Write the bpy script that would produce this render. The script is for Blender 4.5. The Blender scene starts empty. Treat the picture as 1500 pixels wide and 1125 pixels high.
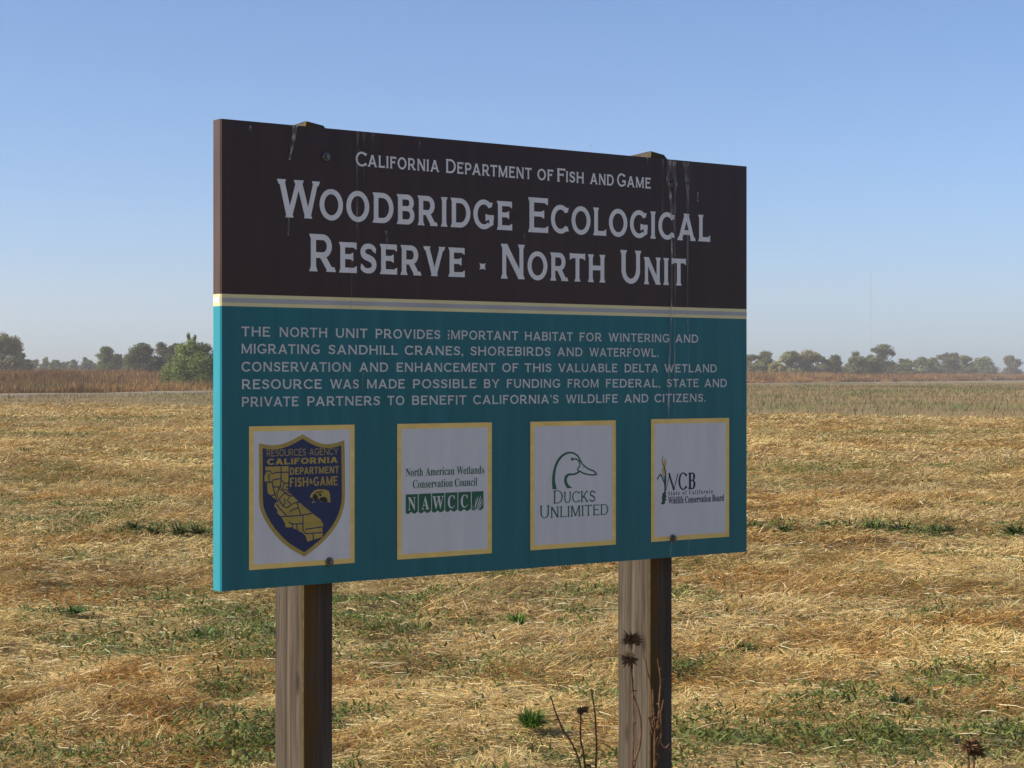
import bpy, bmesh, math, random
import numpy as np
from mathutils import Vector, Matrix
from mathutils.geometry import delaunay_2d_cdt, tessellate_polygon

SC = bpy.context.scene
COL = SC.collection
R = math.radians
rng = np.random.default_rng(7)
random.seed(7)

# ------------------------------------------------------------------ camera
F, HZ, CH = 2700.0, 552.0, 1.5          # focal length in photo pixels, horizon row, camera height (m)
cam = bpy.data.cameras.new('camera')
cam.sensor_width = 36.0
cam.lens = 36.0 * F / 1500.0
cam.shift_y = -(562.5 - HZ) / 1500.0
cam.clip_start, cam.clip_end = 0.1, 6000
co = bpy.data.objects.new('camera', cam)
COL.objects.link(co)
co.location = (0, 0, CH)
co.rotation_euler = (R(90), 0, 0)
SC.camera = co

# ------------------------------------------------------------------ sky and sun
SUN_EL = 34.0
SUN_AZ = Vector((-0.975, -0.22))         # towards the sun, in plan
az = math.atan2(SUN_AZ.x, SUN_AZ.y)      # clockwise from +Y
w = bpy.data.worlds.new('World')
SC.world = w
w.use_nodes = True
nt = w.node_tree
sky = nt.nodes.new('ShaderNodeTexSky')
sky.sky_type = 'NISHITA'
sky.sun_disc = False
sky.sun_elevation = R(SUN_EL)
sky.sun_rotation = az
sky.altitude = 0
sky.air_density = 0.7
sky.dust_density = 0.9
sky.ozone_density = 6.0
bg = nt.nodes['Background']
bg.inputs[1].default_value = 0.125
nt.links.new(sky.outputs[0], bg.inputs[0])

sl = bpy.data.lights.new('sun', 'SUN')
sl.energy = 4.6
sl.angle = R(0.55)
sl.color = (1.0, 0.93, 0.82)
so = bpy.data.objects.new('sun', sl)
COL.objects.link(so)
sd = Vector((SUN_AZ.x, SUN_AZ.y, 0)).normalized() * math.cos(R(SUN_EL)) + Vector((0, 0, math.sin(R(SUN_EL))))
so.rotation_euler = sd.to_track_quat('Z', 'Y').to_euler()
so.location = sd * 50

SC.view_settings.view_transform = 'Standard'
SC.view_settings.look = 'None'
SC.view_settings.exposure = 0.45
SC.view_settings.gamma = 1.0
SC.view_settings.use_curve_mapping = False
SC.cycles.max_bounces = 8
SC.cycles.transparent_max_bounces = 12
SC.cycles.volume_bounces = 1


# ------------------------------------------------------------------ helpers
def tag(o, label=None, cat=None, group=None, kind=None):
    if label: o['label'] = label
    if cat: o['category'] = cat
    if group: o['group'] = group
    if kind: o['kind'] = kind
    return o


def empty(name, loc, rz=0.0):
    o = bpy.data.objects.new(name, None)
    COL.objects.link(o)
    o.location = loc
    o.rotation_euler = (0, 0, rz)
    o.empty_display_size = 0.2
    return o


def link(name, me, mat=None, parent=None):
    o = bpy.data.objects.new(name, me)
    COL.objects.link(o)
    if mat is not None and not me.materials:
        me.materials.append(mat)
    if parent is not None: o.parent = parent
    return o


def mesh_np(name, V, Fc, C=None):
    """triangles or quads in one array -> mesh; C = per-point colour"""
    me = bpy.data.meshes.new(name)
    V = np.ascontiguousarray(V, dtype=np.float32)
    Fc = np.ascontiguousarray(Fc, dtype=np.int32)
    k = Fc.shape[1]
    me.vertices.add(len(V)); me.vertices.foreach_set('co', V.ravel())
    me.loops.add(Fc.size); me.loops.foreach_set('vertex_index', Fc.ravel())
    me.polygons.add(len(Fc))
    me.polygons.foreach_set('loop_start', np.arange(0, Fc.size, k, dtype=np.int32))
    try:
        me.polygons.foreach_set('loop_total', np.full(len(Fc), k, dtype=np.int32))
    except Exception:
        pass
    if C is not None:
        a = me.attributes.new('tint', 'FLOAT_COLOR', 'POINT')
        cc = np.ones((len(V), 4), dtype=np.float32)
        cc[:, :3] = C
        a.data.foreach_set('color', cc.ravel())
    me.update(calc_edges=True)
    return me


def mesh_py(name, V, Fc, smooth=False):
    me = bpy.data.meshes.new(name)
    me.from_pydata([tuple(v) for v in V], [], Fc)
    me.update()
    if smooth:
        for p in me.polygons: p.use_smooth = True
    return me


def bm_mesh(name, bm, smooth=False):
    me = bpy.data.meshes.new(name)
    bm.normal_update()
    bm.to_mesh(me)
    bm.free()
    if smooth:
        for p in me.polygons: p.use_smooth = True
    return me


# value noise in numpy
def _hash(ix, iy, seed):
    n = (ix.astype(np.int64) * 374761393 + iy.astype(np.int64) * 668265263 + seed * 1442695041) & 0xFFFFFFFF
    n = ((n ^ (n >> 13)) * 1274126177) & 0xFFFFFFFF
    n = n ^ (n >> 16)
    return (n & 0xFFFFFF) / float(0xFFFFFF)


def vnoise(x, y, seed=0):
    x = np.asarray(x, dtype=np.float64); y = np.asarray(y, dtype=np.float64)
    ix, iy = np.floor(x), np.floor(y)
    fx, fy = x - ix, y - iy
    fx = fx * fx * (3 - 2 * fx); fy = fy * fy * (3 - 2 * fy)
    a = _hash(ix, iy, seed); b = _hash(ix + 1, iy, seed)
    c = _hash(ix, iy + 1, seed); d = _hash(ix + 1, iy + 1, seed)
    return (a * (1 - fx) + b * fx) * (1 - fy) + (c * (1 - fx) + d * fx) * fy


def fbm(x, y, seed=0, o=3):
    s, a, t = 0.0, 1.0, 0.0
    for k in range(o):
        s = s + a * vnoise(x * 2 ** k + 17.3 * k, y * 2 ** k - 9.1 * k, seed + k)
        t += a; a *= 0.5
    return s / t


def sstep(a, b, x):
    t = np.clip((x - a) / (b - a), 0, 1)
    return t * t * (3 - 2 * t)


# ------------------------------------------------------------------ materials
def mat(name, color=None, rough=0.7, spec=0.3, metal=0.0):
    m = bpy.data.materials.new(name)
    m.use_nodes = True
    b = m.node_tree.nodes['Principled BSDF']
    if color is not None: b.inputs['Base Color'].default_value = (*color, 1)
    b.inputs['Roughness'].default_value = rough
    b.inputs['Specular IOR Level'].default_value = spec
    b.inputs['Metallic'].default_value = metal
    return m


def N(m, typ, **kw):
    n = m.node_tree.nodes.new(typ)
    for k, v in kw.items():
        if k in n.inputs.keys() if hasattr(n.inputs, 'keys') else False:
            n.inputs[k].default_value = v
        else:
            setattr(n, k, v)
    return n


def L(m, a, b): m.node_tree.links.new(a, b)


def ramp(m, fac, stops):
    r = N(m, 'ShaderNodeValToRGB')
    e = r.color_ramp.elements
    while len(e) < len(stops): e.new(0.5)
    for i, (p, c) in enumerate(stops):
        e[i].position = p
        e[i].color = (*c, 1) if len(c) == 3 else c
    L(m, fac, r.inputs[0])
    return r.outputs[0]


def noise_tex(m, scale=5, detail=4, rough=0.6, mapping=None, dist=0.0):
    tc = N(m, 'ShaderNodeTexCoord')
    mp = N(m, 'ShaderNodeMapping')
    if mapping: mp.inputs['Scale'].default_value = mapping
    L(m, tc.outputs['Object'], mp.inputs[0])
    n = N(m, 'ShaderNodeTexNoise')
    n.inputs['Scale'].default_value = scale
    n.inputs['Detail'].default_value = detail
    n.inputs['Roughness'].default_value = rough
    n.inputs['Distortion'].default_value = dist
    L(m, mp.outputs[0], n.inputs['Vector'])
    return n.outputs['Fac']


def noisy(name, c0, c1, scale, rough=0.7, spec=0.3, mapping=None, detail=5, rvar=0.0, bump=0.0):
    m = mat(name, c0, rough, spec)
    f = noise_tex(m, scale, detail, 0.6, mapping)
    b = m.node_tree.nodes['Principled BSDF']
    L(m, ramp(m, f, [(0.3, c0), (0.7, c1)]), b.inputs['Base Color'])
    if rvar:
        mr = N(m, 'ShaderNodeMapRange')
        mr.inputs['To Min'].default_value = rough - rvar
        mr.inputs['To Max'].default_value = rough + rvar
        L(m, f, mr.inputs['Value']); L(m, mr.outputs[0], b.inputs['Roughness'])
    if bump:
        bp = N(m, 'ShaderNodeBump')
        bp.inputs['Strength'].default_value = bump
        bp.inputs['Distance'].default_value = 0.01
        L(m, f, bp.inputs['Height']); L(m, bp.outputs[0], b.inputs['Normal'])
    return m


def leafy(name, trans=0.3, rough=0.6, spec=0.2):
    """plant tissue: colour of each blade or leaf from the mesh, some light passing through"""
    m = mat(name, None, rough, spec)
    b = m.node_tree.nodes['Principled BSDF']
    at = N(m, 'ShaderNodeAttribute', attribute_name='tint')
    L(m, at.outputs['Color'], b.inputs['Base Color'])
    tr = N(m, 'ShaderNodeBsdfTranslucent')
    L(m, at.outputs['Color'], tr.inputs['Color'])
    mx = N(m, 'ShaderNodeMixShader')
    mx.inputs[0].default_value = trans
    out = m.node_tree.nodes['Material Output']
    L(m, b.outputs[0], mx.inputs[1]); L(m, tr.outputs[0], mx.inputs[2]); L(m, mx.outputs[0], out.inputs['Surface'])
    return m


M_STRAW = leafy('dry_straw', 0.25, 0.55, 0.25)
M_LEAF = leafy('green_leaf', 0.25, 0.5, 0.3)
M_WEED = leafy('dry_weed', 0.2, 0.8, 0.1)
M_TREE = leafy('tree_leaf', 0.35, 0.6, 0.2)
M_BARK = noisy('bark', (0.10, 0.075, 0.055), (0.2, 0.16, 0.12), 9, 0.9, 0.1)
M_STALK = noisy('dead_stalk', (0.07, 0.032, 0.018), (0.19, 0.10, 0.048), 40, 0.8, 0.15)
M_HEAD = noisy('seed_head_dark', (0.065, 0.036, 0.02), (0.26, 0.14, 0.06), 90, 0.8, 0.15)
M_DOWN = noisy('seed_down', (0.5, 0.36, 0.15), (0.65, 0.5, 0.25), 80, 0.9, 0.05)

# ------------------------------------------------------------------ terrain shape
ROAD = np.array([(-300, -620), (-52, 100), (-38.8, 140), (-28, 172), (12, 272), (47, 368), (110, 508), (187, 675), (420, 1190)], float)


def road_x(y): return np.interp(y, ROAD[:, 1], ROAD[:, 0])


def beyond(x, y):
    """signed distance past the dirt road (positive on the far side)"""
    return (road_x(y) - np.asarray(x)) * 0.93


def field_edge(x):
    """far edge of the mown straw"""
    return np.interp(x, [-60, -29, -9, 9.4, 18.3, 60], [112, 103, 86, 71, 65, 50])


def gz(x, y):
    x = np.asarray(x, float); y = np.asarray(y, float)
    r = np.hypot(x, y)
    near = 1 - sstep(45, 90, r)
    z = near * (0.125 * (fbm(x * 2.1, y * 2.1, 3, 3) - 0.5) + 0.10 * (fbm(x * 0.45, y * 0.45, 9, 2) - 0.5))
    z = z + 0.12 * (fbm(x * 0.05, y * 0.05, 21, 2) - 0.5) * sstep(8, 30, r)
    b = beyond(x, y)
    z = z + 1.7 * sstep(10, 100, b)
    return z


def gpt(px, py, z=0.0):
    """ground point under a place in the view (only used to read off where things stand)"""
    y = (CH - z) * F / (py - HZ)
    return ((px - 750) / F * y, y)


# ------------------------------------------------------------------ ground sheet
def build_ground():
    a = np.concatenate([np.linspace(-180, -26, 45)[:-1], np.linspace(-26, 26, 380), np.linspace(26, 180, 45)[1:-1]])
    a = np.radians(a)
    r = np.concatenate([[0.4], 0.8 * 1.0135 ** np.arange(0, 570)])
    r = r[r < 1600]
    A, Rr = np.meshgrid(a, r)
    X, Y = Rr * np.sin(A), Rr * np.cos(A)
    Z = gz(X, Y)
    V = np.stack([X, Y, Z], -1).reshape(-1, 3)
    na, nr = len(a), len(r)
    i = np.arange(nr - 1)[:, None] * na; j = np.arange(na)[None, :]
    jn = (j + 1) % na
    Fc = np.stack([i + j, i + jn, i + na + jn, i + na + j], -1).reshape(-1, 4)[:, ::-1]
    me = mesh_np('ground', V, Fc)
    # centre fan
    m = mat('field_soil', (0.2, 0.15, 0.09), 0.95, 0.05)
    b = m.node_tree.nodes['Principled BSDF']
    f1 = noise_tex(m, 2.2, 8, 0.7)
    near = ramp(m, f1, [(0.28, (0.15, 0.105, 0.05)), (0.5, (0.30, 0.215, 0.10)), (0.72, (0.46, 0.34, 0.165))])
    f2 = noise_tex(m, 0.09, 6, 0.65, (0.5, 1.0, 1.0))
    far = ramp(m, f2, [(0.3, (0.17, 0.12, 0.055)), (0.5, (0.26, 0.185, 0.09)), (0.7, (0.16, 0.15, 0.055))])
    tc = N(m, 'ShaderNodeTexCoord')
    ln = N(m, 'ShaderNodeVectorMath', operation='LENGTH')
    L(m, tc.outputs['Object'], ln.inputs[0])
    mr = N(m, 'ShaderNodeMapRange')
    mr.inputs['From Min'].default_value = 50; mr.inputs['From Max'].default_value = 90
    L(m, ln.outputs['Value'], mr.inputs['Value'])
    mx = N(m, 'ShaderNodeMix', data_type='RGBA')
    L(m, mr.outputs[0], mx.inputs[0]); L(m, near, mx.inputs[6]); L(m, far, mx.inputs[7])
    L(m, mx.outputs[2], b.inputs['Base Color'])
    for p in me.polygons: pass
    o = link('ground', me, m)
    sm = np.ones(len(me.polygons), dtype=bool); me.polygons.foreach_set('use_smooth', sm)
    tag(o, kind='structure')


build_ground()


def build_road():
    ys = np.concatenate([np.linspace(-600, 90, 12), np.linspace(100, 700, 150), np.linspace(720, 1150, 12)])
    xs = road_x(ys)
    prof = [(-2.6, -0.12), (-1.5, 0.10), (-1.2, 0.15), (0, 0.18), (1.2, 0.17), (1.7, 0.10), (2.6, -0.12)]
    V, Fc = [], []
    for k, (x, y) in enumerate(zip(xs, ys)):
        x0, y0 = xs[max(k - 1, 0)], ys[max(k - 1, 0)]
        x1, y1 = xs[min(k + 1, len(xs) - 1)], ys[min(k + 1, len(xs) - 1)]
        t = Vector((x1 - x0, y1 - y0)).normalized(); n = Vector((-t.y, t.x))
        for (o, z) in prof:
            jx = 0.25 * math.sin(k * 1.7 + o * 3) if abs(o) > 2.2 else 0
            V.append((x + n.x * (o + jx), y + n.y * (o + jx), z + 0.05 * math.sin(k * 0.9 + o)))
    p = len(prof)
    for k in range(len(xs) - 1):
        for j in range(p - 1):
            Fc.append((k * p + j, k * p + j + 1, (k + 1) * p + j + 1, (k + 1) * p + j)[::-1])
    m = noisy('pale_dirt', (0.20, 0.155, 0.10), (0.33, 0.265, 0.18), 0.35, 0.95, 0.05, detail=8)
    tag(link('dirt_road', mesh_py('dirt_road', V, Fc, True), m), kind='structure')
    # the paved road the camera stands beside
    V, Fc = [], []
    xs = np.linspace(-420, 420, 85)
    for x in xs:
        V += [(x, -16.5, 0.16), (x, -13.4, 0.24), (x, -10.2, 0.16)]
    for k in range(len(xs) - 1):
        for j in range(2):
            Fc.append((k * 3 + j, k * 3 + 3 + j, k * 3 + 4 + j, k * 3 + 1 + j)[::-1])
    m = noisy('asphalt', (0.10, 0.10, 0.10), (0.17, 0.165, 0.16), 25, 0.85, 0.2)
    tag(link('road', mesh_py('road', V, Fc), m), kind='structure')


build_road()

# ------------------------------------------------------------------ the reserve sign
d1, d2 = 1.219 * F / 692.5, 1.219 * F / 564.0
PA = Vector(((323 - 750) / F * d1, d1)); PB = Vector(((1095 - 750) / F * d2, d2))
BL = (PB - PA).length
BD = (PB - PA) / BL
S0 = BL / 2
Z0, Z1 = 0.9465, 2.166
TH = 0.045
SIGN = empty('information_sign', ((PA.x + PB.x) / 2, (PA.y + PB.y) / 2, 0), math.atan2(BD.y, BD.x))
tag(SIGN, 'large brown and teal reserve sign with white lettering on two timber posts', 'sign')


def b2(px, py, off=0.0):
    """photo reading -> place on the board face (metres from its middle, height)"""
    u = (px - 750) / F
    ox, oy = PA.x - BD.y * off, PA.y + BD.x * off
    s = (u * oy - ox) / (BD.x - u * BD.y)
    dep = oy + s * BD.y
    return (s - S0, CH - (py - HZ) / F * dep)


def P2(pts): return [b2(*p) for p in pts]


# board colours: face paints, plus edge tones lightened to carry sunlight
M_BROWN = noisy('brown_paint', (0.032, 0.0135, 0.0085), (0.046, 0.022, 0.0155), 3.0, 0.34, 0.28, (9, 9, 0.5))
M_TEAL = noisy('teal_paint', (0.004, 0.108, 0.126), (0.009, 0.146, 0.168), 2.5, 0.30, 0.3, (9, 9, 0.45))
M_BROWN_EDGE = noisy('sunlit_brown_edge', (0.066, 0.037, 0.026), (0.095, 0.056, 0.042), 12, 0.5, 0.3, (3, 3, 0.5))  # board brown lightened, sun on the edge put into the colour
M_TEAL_EDGE = noisy('sunlit_teal_edge', (0.018, 0.23, 0.28), (0.024, 0.26, 0.31), 10, 0.45, 0.3, (3, 3, 0.5))  # board teal brightened the same way, sunlight painted into the edge
M_WHITE = noisy('white_vinyl', (0.62, 0.62, 0.60), (0.72, 0.72, 0.70), 6, 0.35, 0.35, (4, 4, 0.6))
M_PANELW = noisy('white_panel', (0.56, 0.56, 0.555), (0.64, 0.64, 0.63), 5, 0.35, 0.35, (4, 4, 0.6))
M_BODYTXT = noisy('grey_white_vinyl', (0.50, 0.50, 0.49), (0.60, 0.60, 0.58), 6, 0.4, 0.3)
M_STRIPE = noisy('grey_stripe_vinyl', (0.33, 0.33, 0.34), (0.41, 0.41, 0.42), 6, 0.4, 0.3)
M_GOLD = noisy('gold_vinyl', (0.70, 0.48, 0.12), (0.86, 0.62, 0.19), 7, 0.3, 0.45, (2, 2, 5))
M_GOLDPALE = noisy('pale_gold_vinyl', (0.62, 0.55, 0.26), (0.72, 0.64, 0.33), 6, 0.35, 0.4)
M_OLDGOLD = noisy('old_gold_ink', (0.33, 0.24, 0.045), (0.42, 0.31, 0.065), 30, 0.4, 0.35)
M_NAVY = noisy('navy_ink', (0.010, 0.020, 0.075), (0.015, 0.028, 0.10), 8, 0.35, 0.35)
M_DKNAVY = mat('dark_navy_ink', (0.02, 0.02, 0.055), 0.4, 0.3)
M_GREEN = noisy('green_ink', (0.012, 0.10, 0.052), (0.016, 0.12, 0.062), 20, 0.4, 0.3)
M_BLACK = mat('black_ink', (0.02, 0.017, 0.012), 0.5, 0.3)
M_YEL = mat('yellow_ink', (0.62, 0.36, 0.035), 0.4, 0.3)
M_STEEL = noisy('weathered_steel', (0.10, 0.095, 0.09), (0.20, 0.185, 0.165), 90, 0.45, 0.5)
M_STEEL.node_tree.nodes['Principled BSDF'].inputs['Metallic'].default_value = 0.7


def flat(name, polys, y, m, parent):
    """union of outlines laid flat on the board at depth y (front is -y)"""
    if len(polys) == 1:
        verts = [tuple(q) for q in polys[0]]
        tris = []
        for t in tessellate_polygon([[Vector((q[0], q[1], 0)) for q in verts]]):
            a, b, c = (verts[i] for i in t)
            cr = (b[0] - a[0]) * (c[1] - a[1]) - (b[1] - a[1]) * (c[0] - a[0])
            tris.append(tuple(t) if cr > 0 else tuple(t)[::-1])
    else:
        verts, tris = union(polys)
    me = mesh_py(name, [(a, y, b) for a, b in verts], tris)
    return link(name, me, m, parent)


def area2(p): return sum(p[i][0] * p[(i + 1) % len(p)][1] - p[(i + 1) % len(p)][0] * p[i][1] for i in range(len(p)))


def union(polys, eps=1e-6, cut=()):
    V, Fi = [], []
    npos = len(polys)
    for p in list(polys) + list(cut):
        if area2(p) < 0: p = p[::-1]
        Fi.append(list(range(len(V), len(V) + len(p))))
        V += [Vector(q) for q in p]
    r = delaunay_2d_cdt(V, [], Fi, 0, eps)
    tr = []
    for f, of in zip(r[2], r[5]):
        if of and min(of) < npos and not any(k >= npos for k in of):
            a, b, c = (r[0][i] for i in f[:3])
            if (b - a).cross(c - a) < 0: f = f[::-1]
            tr.append(tuple(f))
    return [tuple(v) for v in r[0]], tr


# ---- lettering drawn from strokes, with small flared serifs
def glyph(ch, W, B, s):
    """polygons of a capital, cap height 1; W stem weight, B bar weight, s serif overhang"""
    P = []
    t = 0.035 if s else 0
    k = 0.13

    def hserif(x, y, up, wx):
        if not s: return
        e = 1 if up else -1
        P.append([(x - wx / 2 - s, y), (x + wx / 2 + s, y), (x + wx / 2 + s * .8, y - e * t), (x + wx / 2, y - e * k),
                  (x - wx / 2, y - e * k), (x - wx / 2 - s * .8, y - e * t)])

    def stem(x, y0=0, y1=1, sb=1, st=1, w=None):
        w = w or W
        P.append([(x - w / 2, y0), (x + w / 2, y0), (x + w / 2, y1), (x - w / 2, y1)])
        if sb: hserif(x, y0, False, w)
        if st: hserif(x, y1, True, w)

    def diag(x0, y0, x1, y1, f=1.0, s0=1, s1=1):
        l = math.hypot(x1 - x0, y1 - y0)
        w = W * f * l / abs(y1 - y0)
        P.append([(x0 - w / 2, y0), (x0 + w / 2, y0), (x1 + w / 2, y1), (x1 - w / 2, y1)])
        if s0: hserif(x0, y0, y0 > y1, w)
        if s1: hserif(x1, y1, y1 > y0, w)

    def bar(x0, x1, y, sr=0, up=1, dn=1):
        P.append([(x0, y - B / 2), (x1, y - B / 2), (x1, y + B / 2), (x0, y + B / 2)])
        if sr and s:
            e = 1 if sr > 0 else -1
            x = x1 if sr > 0 else x0
            P.append([(x, y - B / 2 - s * dn), (x, y + B / 2 + s * up), (x - e * t, y + B / 2 + s * up * .8),
                      (x - e * k, y + B / 2), (x - e * k, y - B / 2), (x - e * t, y - B / 2 - s * dn * .8)])

    def arc(cx, cy, rx, ry, a0, a1, n=22, wx=None, wy=None, endw=1.0):
        wx = W if wx is None else wx
        wy = B if wy is None else wy
        o, i = [], []
        for q in range(n + 1):
            a = R(a0 + (a1 - a0) * q / n)
            o.append((cx + rx * math.cos(a), cy + ry * math.sin(a)))
            i.append((cx + (rx - wx) * math.cos(a), cy + (ry - wy) * math.sin(a)))
        for q in range(n):
            P.append([o[q], o[q + 1], i[q + 1], i[q]])

    def tick(x, y, dx, dy):      # small wedge closing an open curve
        if s: P.append([(x, y), (x + dx, y), (x + dx, y + dy)])

    h = W / 2
    o = 0.012
    if ch == 'A':
        wd = 1.0; diag(h + .03, 0, wd / 2, 1, 1, 1, 0); diag(wd - h - .03, 0, wd / 2, 1, 1, 1, 0)
        bar(.22, wd - .22, .30)
        if s: hserif(wd / 2, 1, True, W * 1.1)
    elif ch == 'B':
        wd = .80; stem(h + s); x0 = h + s
        bar(x0, .50, 1 - B / 2); bar(x0, .50, .53); bar(x0, .52, B / 2)
        ry = (1 - .53 + B / 2) / 2
        arc(.48, 1 - ry, .29, ry, -90, 90)
        ry = (.53 + B / 2) / 2
        arc(.48, ry, .32, ry, -90, 90)
    elif ch in 'CG':
        wd = .93 if ch == 'C' else .98
        arc(.50, .5, .50, .5 + o, 42 if ch == 'C' else 42, 318 if ch == 'C' else 310, 40)
        c, sn = math.cos(R(42)), math.sin(R(42))
        if s:
            P.append([(.5 + .5 * c + .05, .5 + .5 * sn + .09), (.5 + .5 * c + .005, .5 + .5 * sn - .07), (.5 + (.5 - W) * c, .5 + (.5 - B) * sn), (.5 + .5 * math.cos(R(56)), .5 + .5 * math.sin(R(56)))])
        if ch == 'C' and s:
            P.append([(.5 + .5 * c + .05, .5 - .5 * sn - .09), (.5 + .5 * c + .005, .5 - .5 * sn + .07), (.5 + (.5 - W) * c, .5 - (.5 - B) * sn), (.5 + .5 * math.cos(R(56)), .5 - .5 * math.sin(R(56)))])
        if ch == 'G':
            P.append([(.96 - W, .06), (.96, .16), (.96, .47), (.96 - W, .47)])
            bar(.58, .98, .47 - B / 2 + .02, -1, .6, 1)
    elif ch == 'D':
        wd = .93; stem(h + s); bar(h + s, .46, 1 - B / 2); bar(h + s, .46, B / 2); arc(.44, .5, .49, .5, -90, 90, 26)
    elif ch in 'EF':
        wd = .74 if ch == 'E' else .70
        stem(h + s); bar(h, wd, 1 - B / 2, 1, 0, 1.2); bar(h, wd - .14, .53, 1, 1, 1)
        if ch == 'E': bar(h, wd + .01, B / 2, 1, 1.2, 0)
    elif ch == 'H':
        wd = .92; stem(h + s); stem(wd - h - s); bar(h + s, wd - h - s, .52)
    elif ch == 'I':
        wd = W + 2 * s; stem(wd / 2)
    elif ch == 'K':
        wd = .90; stem(h + s); diag(.22, .38, wd - .16, 1, .85, 0, 1); diag(.36, .56, wd - .1, 0, 1, 0, 1)
    elif ch == 'L':
        wd = .70; stem(h + s); bar(h, wd, B / 2, 1, 1.4, 0)
    elif ch == 'M':
        wd = 1.12; stem(h + s, w=W * .85); stem(wd - h - s); diag(h + s + .02, 1, wd / 2, .06, .95, 0, 0); diag(wd - h - s - .02, 1, wd / 2, .06, .75, 0, 0)
        P.append([(wd / 2 - W * .6, .10), (wd / 2, 0), (wd / 2 + W * .6, .10)])
    elif ch == 'N':
        wd = .95; stem(h + s, w=W * .85); stem(wd - h - s, w=W * .85); diag(h + s, 1, wd - h - s, 0, 1.05, 0, 0)
    elif ch == 'O':
        wd = 1.0; arc(.5, .5, .5, .5 + o, 0, 360, 44)
    elif ch in 'PR':
        wd = .78 if ch == 'P' else .86
        stem(h + s); yb = .44; ry = (1 - yb + B / 2) / 2
        bar(h + s, .48, 1 - B / 2); bar(h + s, .48, yb); arc(.46, 1 - ry, .32, ry, -90, 90)
        if ch == 'R': diag(.44, yb, wd - h - .02, 0, 1.05, 0, 1)
    elif ch == 'S':
        wd = .76; cx = wd / 2
        c1 = [(.96, .80), (.86, .905), (.66, .965), (.44, .97), (.22, .92), (.10, .80), (.12, .67), (.25, .58), (.5, .52), (.75, .45), (.90, .34), (.91, .2), (.80, .08), (.58, .025), (.34, .025), (.12, .08), (.03, .19)]
        c1 = [(x * (wd - W * .9) + W * .45, y * (1 - B + .02) + B / 2 - .01) for x, y in smooth_pts(c1, 3)]
        P.extend(stroke_quads(c1, [W * (.78 + .3 * math.sin(math.pi * i / (len(c1) - 1)) ** 2) for i in range(len(c1))]))
        if s:
            x, y = c1[0]; P.append([(x + .05, y + .10), (x + .045, y - .09), (x - W * .5, y - .0), (x - .1, y + .09)])
            x, y = c1[-1]; P.append([(x - .05, y - .12), (x - .04, y + .09), (x + W * .5, y), (x + .1, y - .09)])
    elif ch == 'T':
        wd = .80; stem(wd / 2, 0, 1, 1, 0); bar(0, wd, 1 - B / 2, 1, .3, 1.2); bar(0, wd, 1 - B / 2, -1, .3, 1.2)
    elif ch == 'U':
        wd = .90; stem(h + s, .4, 1, 0, 1); stem(wd - h - s, .4, 1, 0, 1, W * .9); arc(wd / 2, .42, wd / 2 - s, .43, 180, 360, 26)
    elif ch == 'V':
        wd = .98; diag(h + s, 1, wd / 2, 0, 1, 1, 0); diag(wd - h - s, 1, wd / 2, 0, .9, 1, 0)
        if s: hserif(wd / 2, 0, False, W * 1.0)
    elif ch == 'W':
        wd = 1.42; q = wd / 4
        diag(h + s, 1, q + .05, 0, 1, 1, 0); diag(wd / 2, 1, q + .05, 0, .85, 0, 0); diag(wd / 2, 1, 3 * q - .05, 0, 1, 0, 0); diag(wd - h - s, 1, 3 * q - .05, 0, .85, 1, 0)
        if s: hserif(q + .05, 0, False, W * .9); hserif(3 * q - .05, 0, False, W * .9); hserif(wd / 2, 1, True, W * 1.2)
    elif ch == 'Y':
        wd = .92; stem(wd / 2, 0, .45, 1, 0); diag(h + s, 1, wd / 2, .40, .9, 1, 0); diag(wd - h - s, 1, wd / 2, .40, .9, 1, 0)
    elif ch == 'Z':
        wd = .80; bar(.04, wd - .02, 1 - B / 2, -1, 0, 1); bar(.02, wd, B / 2, 1, 1, 0); diag(.12, .03, wd - .12, .97, .95, 0, 0)
    elif ch == '.':
        wd = W; P.append([(0, 0), (W, 0), (W, W), (0, W)])
    elif ch == ',':
        wd = W; P.append([(0, 0), (W * .5, 0), (W * .2, -.16), (W * .6, -.14), (W, 0.02), (W, W), (0, W)])
    elif ch == "'":
        wd = W * .8; P.append([(0, 1), (W * .8, 1), (W * .6, .68), (W * .15, .66)])
    else:
        raise KeyError(ch)
    return P, wd


def smooth_pts(p, n):
    """Catmull-Rom through p"""
    out = []
    q = [p[0]] + list(p) + [p[-1]]
    for i in range(1, len(q) - 2):
        for k in range(n):
            t = k / n
            out.append(tuple(0.5 * ((2 * q[i][c]) + (-q[i - 1][c] + q[i + 1][c]) * t + (2 * q[i - 1][c] - 5 * q[i][c] + 4 * q[i + 1][c] - q[i + 2][c]) * t * t
                                    + (-q[i - 1][c] + 3 * q[i][c] - 3 * q[i + 1][c] + q[i + 2][c]) * t ** 3) for c in (0, 1)))
    out.append(p[-1])
    return out


def stroke_quads(pts, ws):
    if not hasattr(ws, '__len__'): ws = [ws] * len(pts)
    a, b = [], []
    for i, p in enumerate(pts):
        p0, p1 = pts[max(i - 1, 0)], pts[min(i + 1, len(pts) - 1)]
        dx, dy = p1[0] - p0[0], p1[1] - p0[1]
        l = math.hypot(dx, dy) or 1e-9
        nx, ny = -dy / l * ws[i] / 2, dx / l * ws[i] / 2
        a.append((p[0] + nx, p[1] + ny)); b.append((p[0] - nx, p[1] - ny))
    return [[a[i], a[i + 1], b[i + 1], b[i]] for i in range(len(pts) - 1)]


_gc = {}


def cached_glyph(ch, W, B, s):
    key = (ch, W, B, s)
    if key not in _gc:
        p, wd = glyph(ch, W, B, s)
        v, f = union(p)
        xs = [q[0] for q in v]
        _gc[key] = (v, f, min(xs), max(xs))
    return _gc[key]


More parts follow.
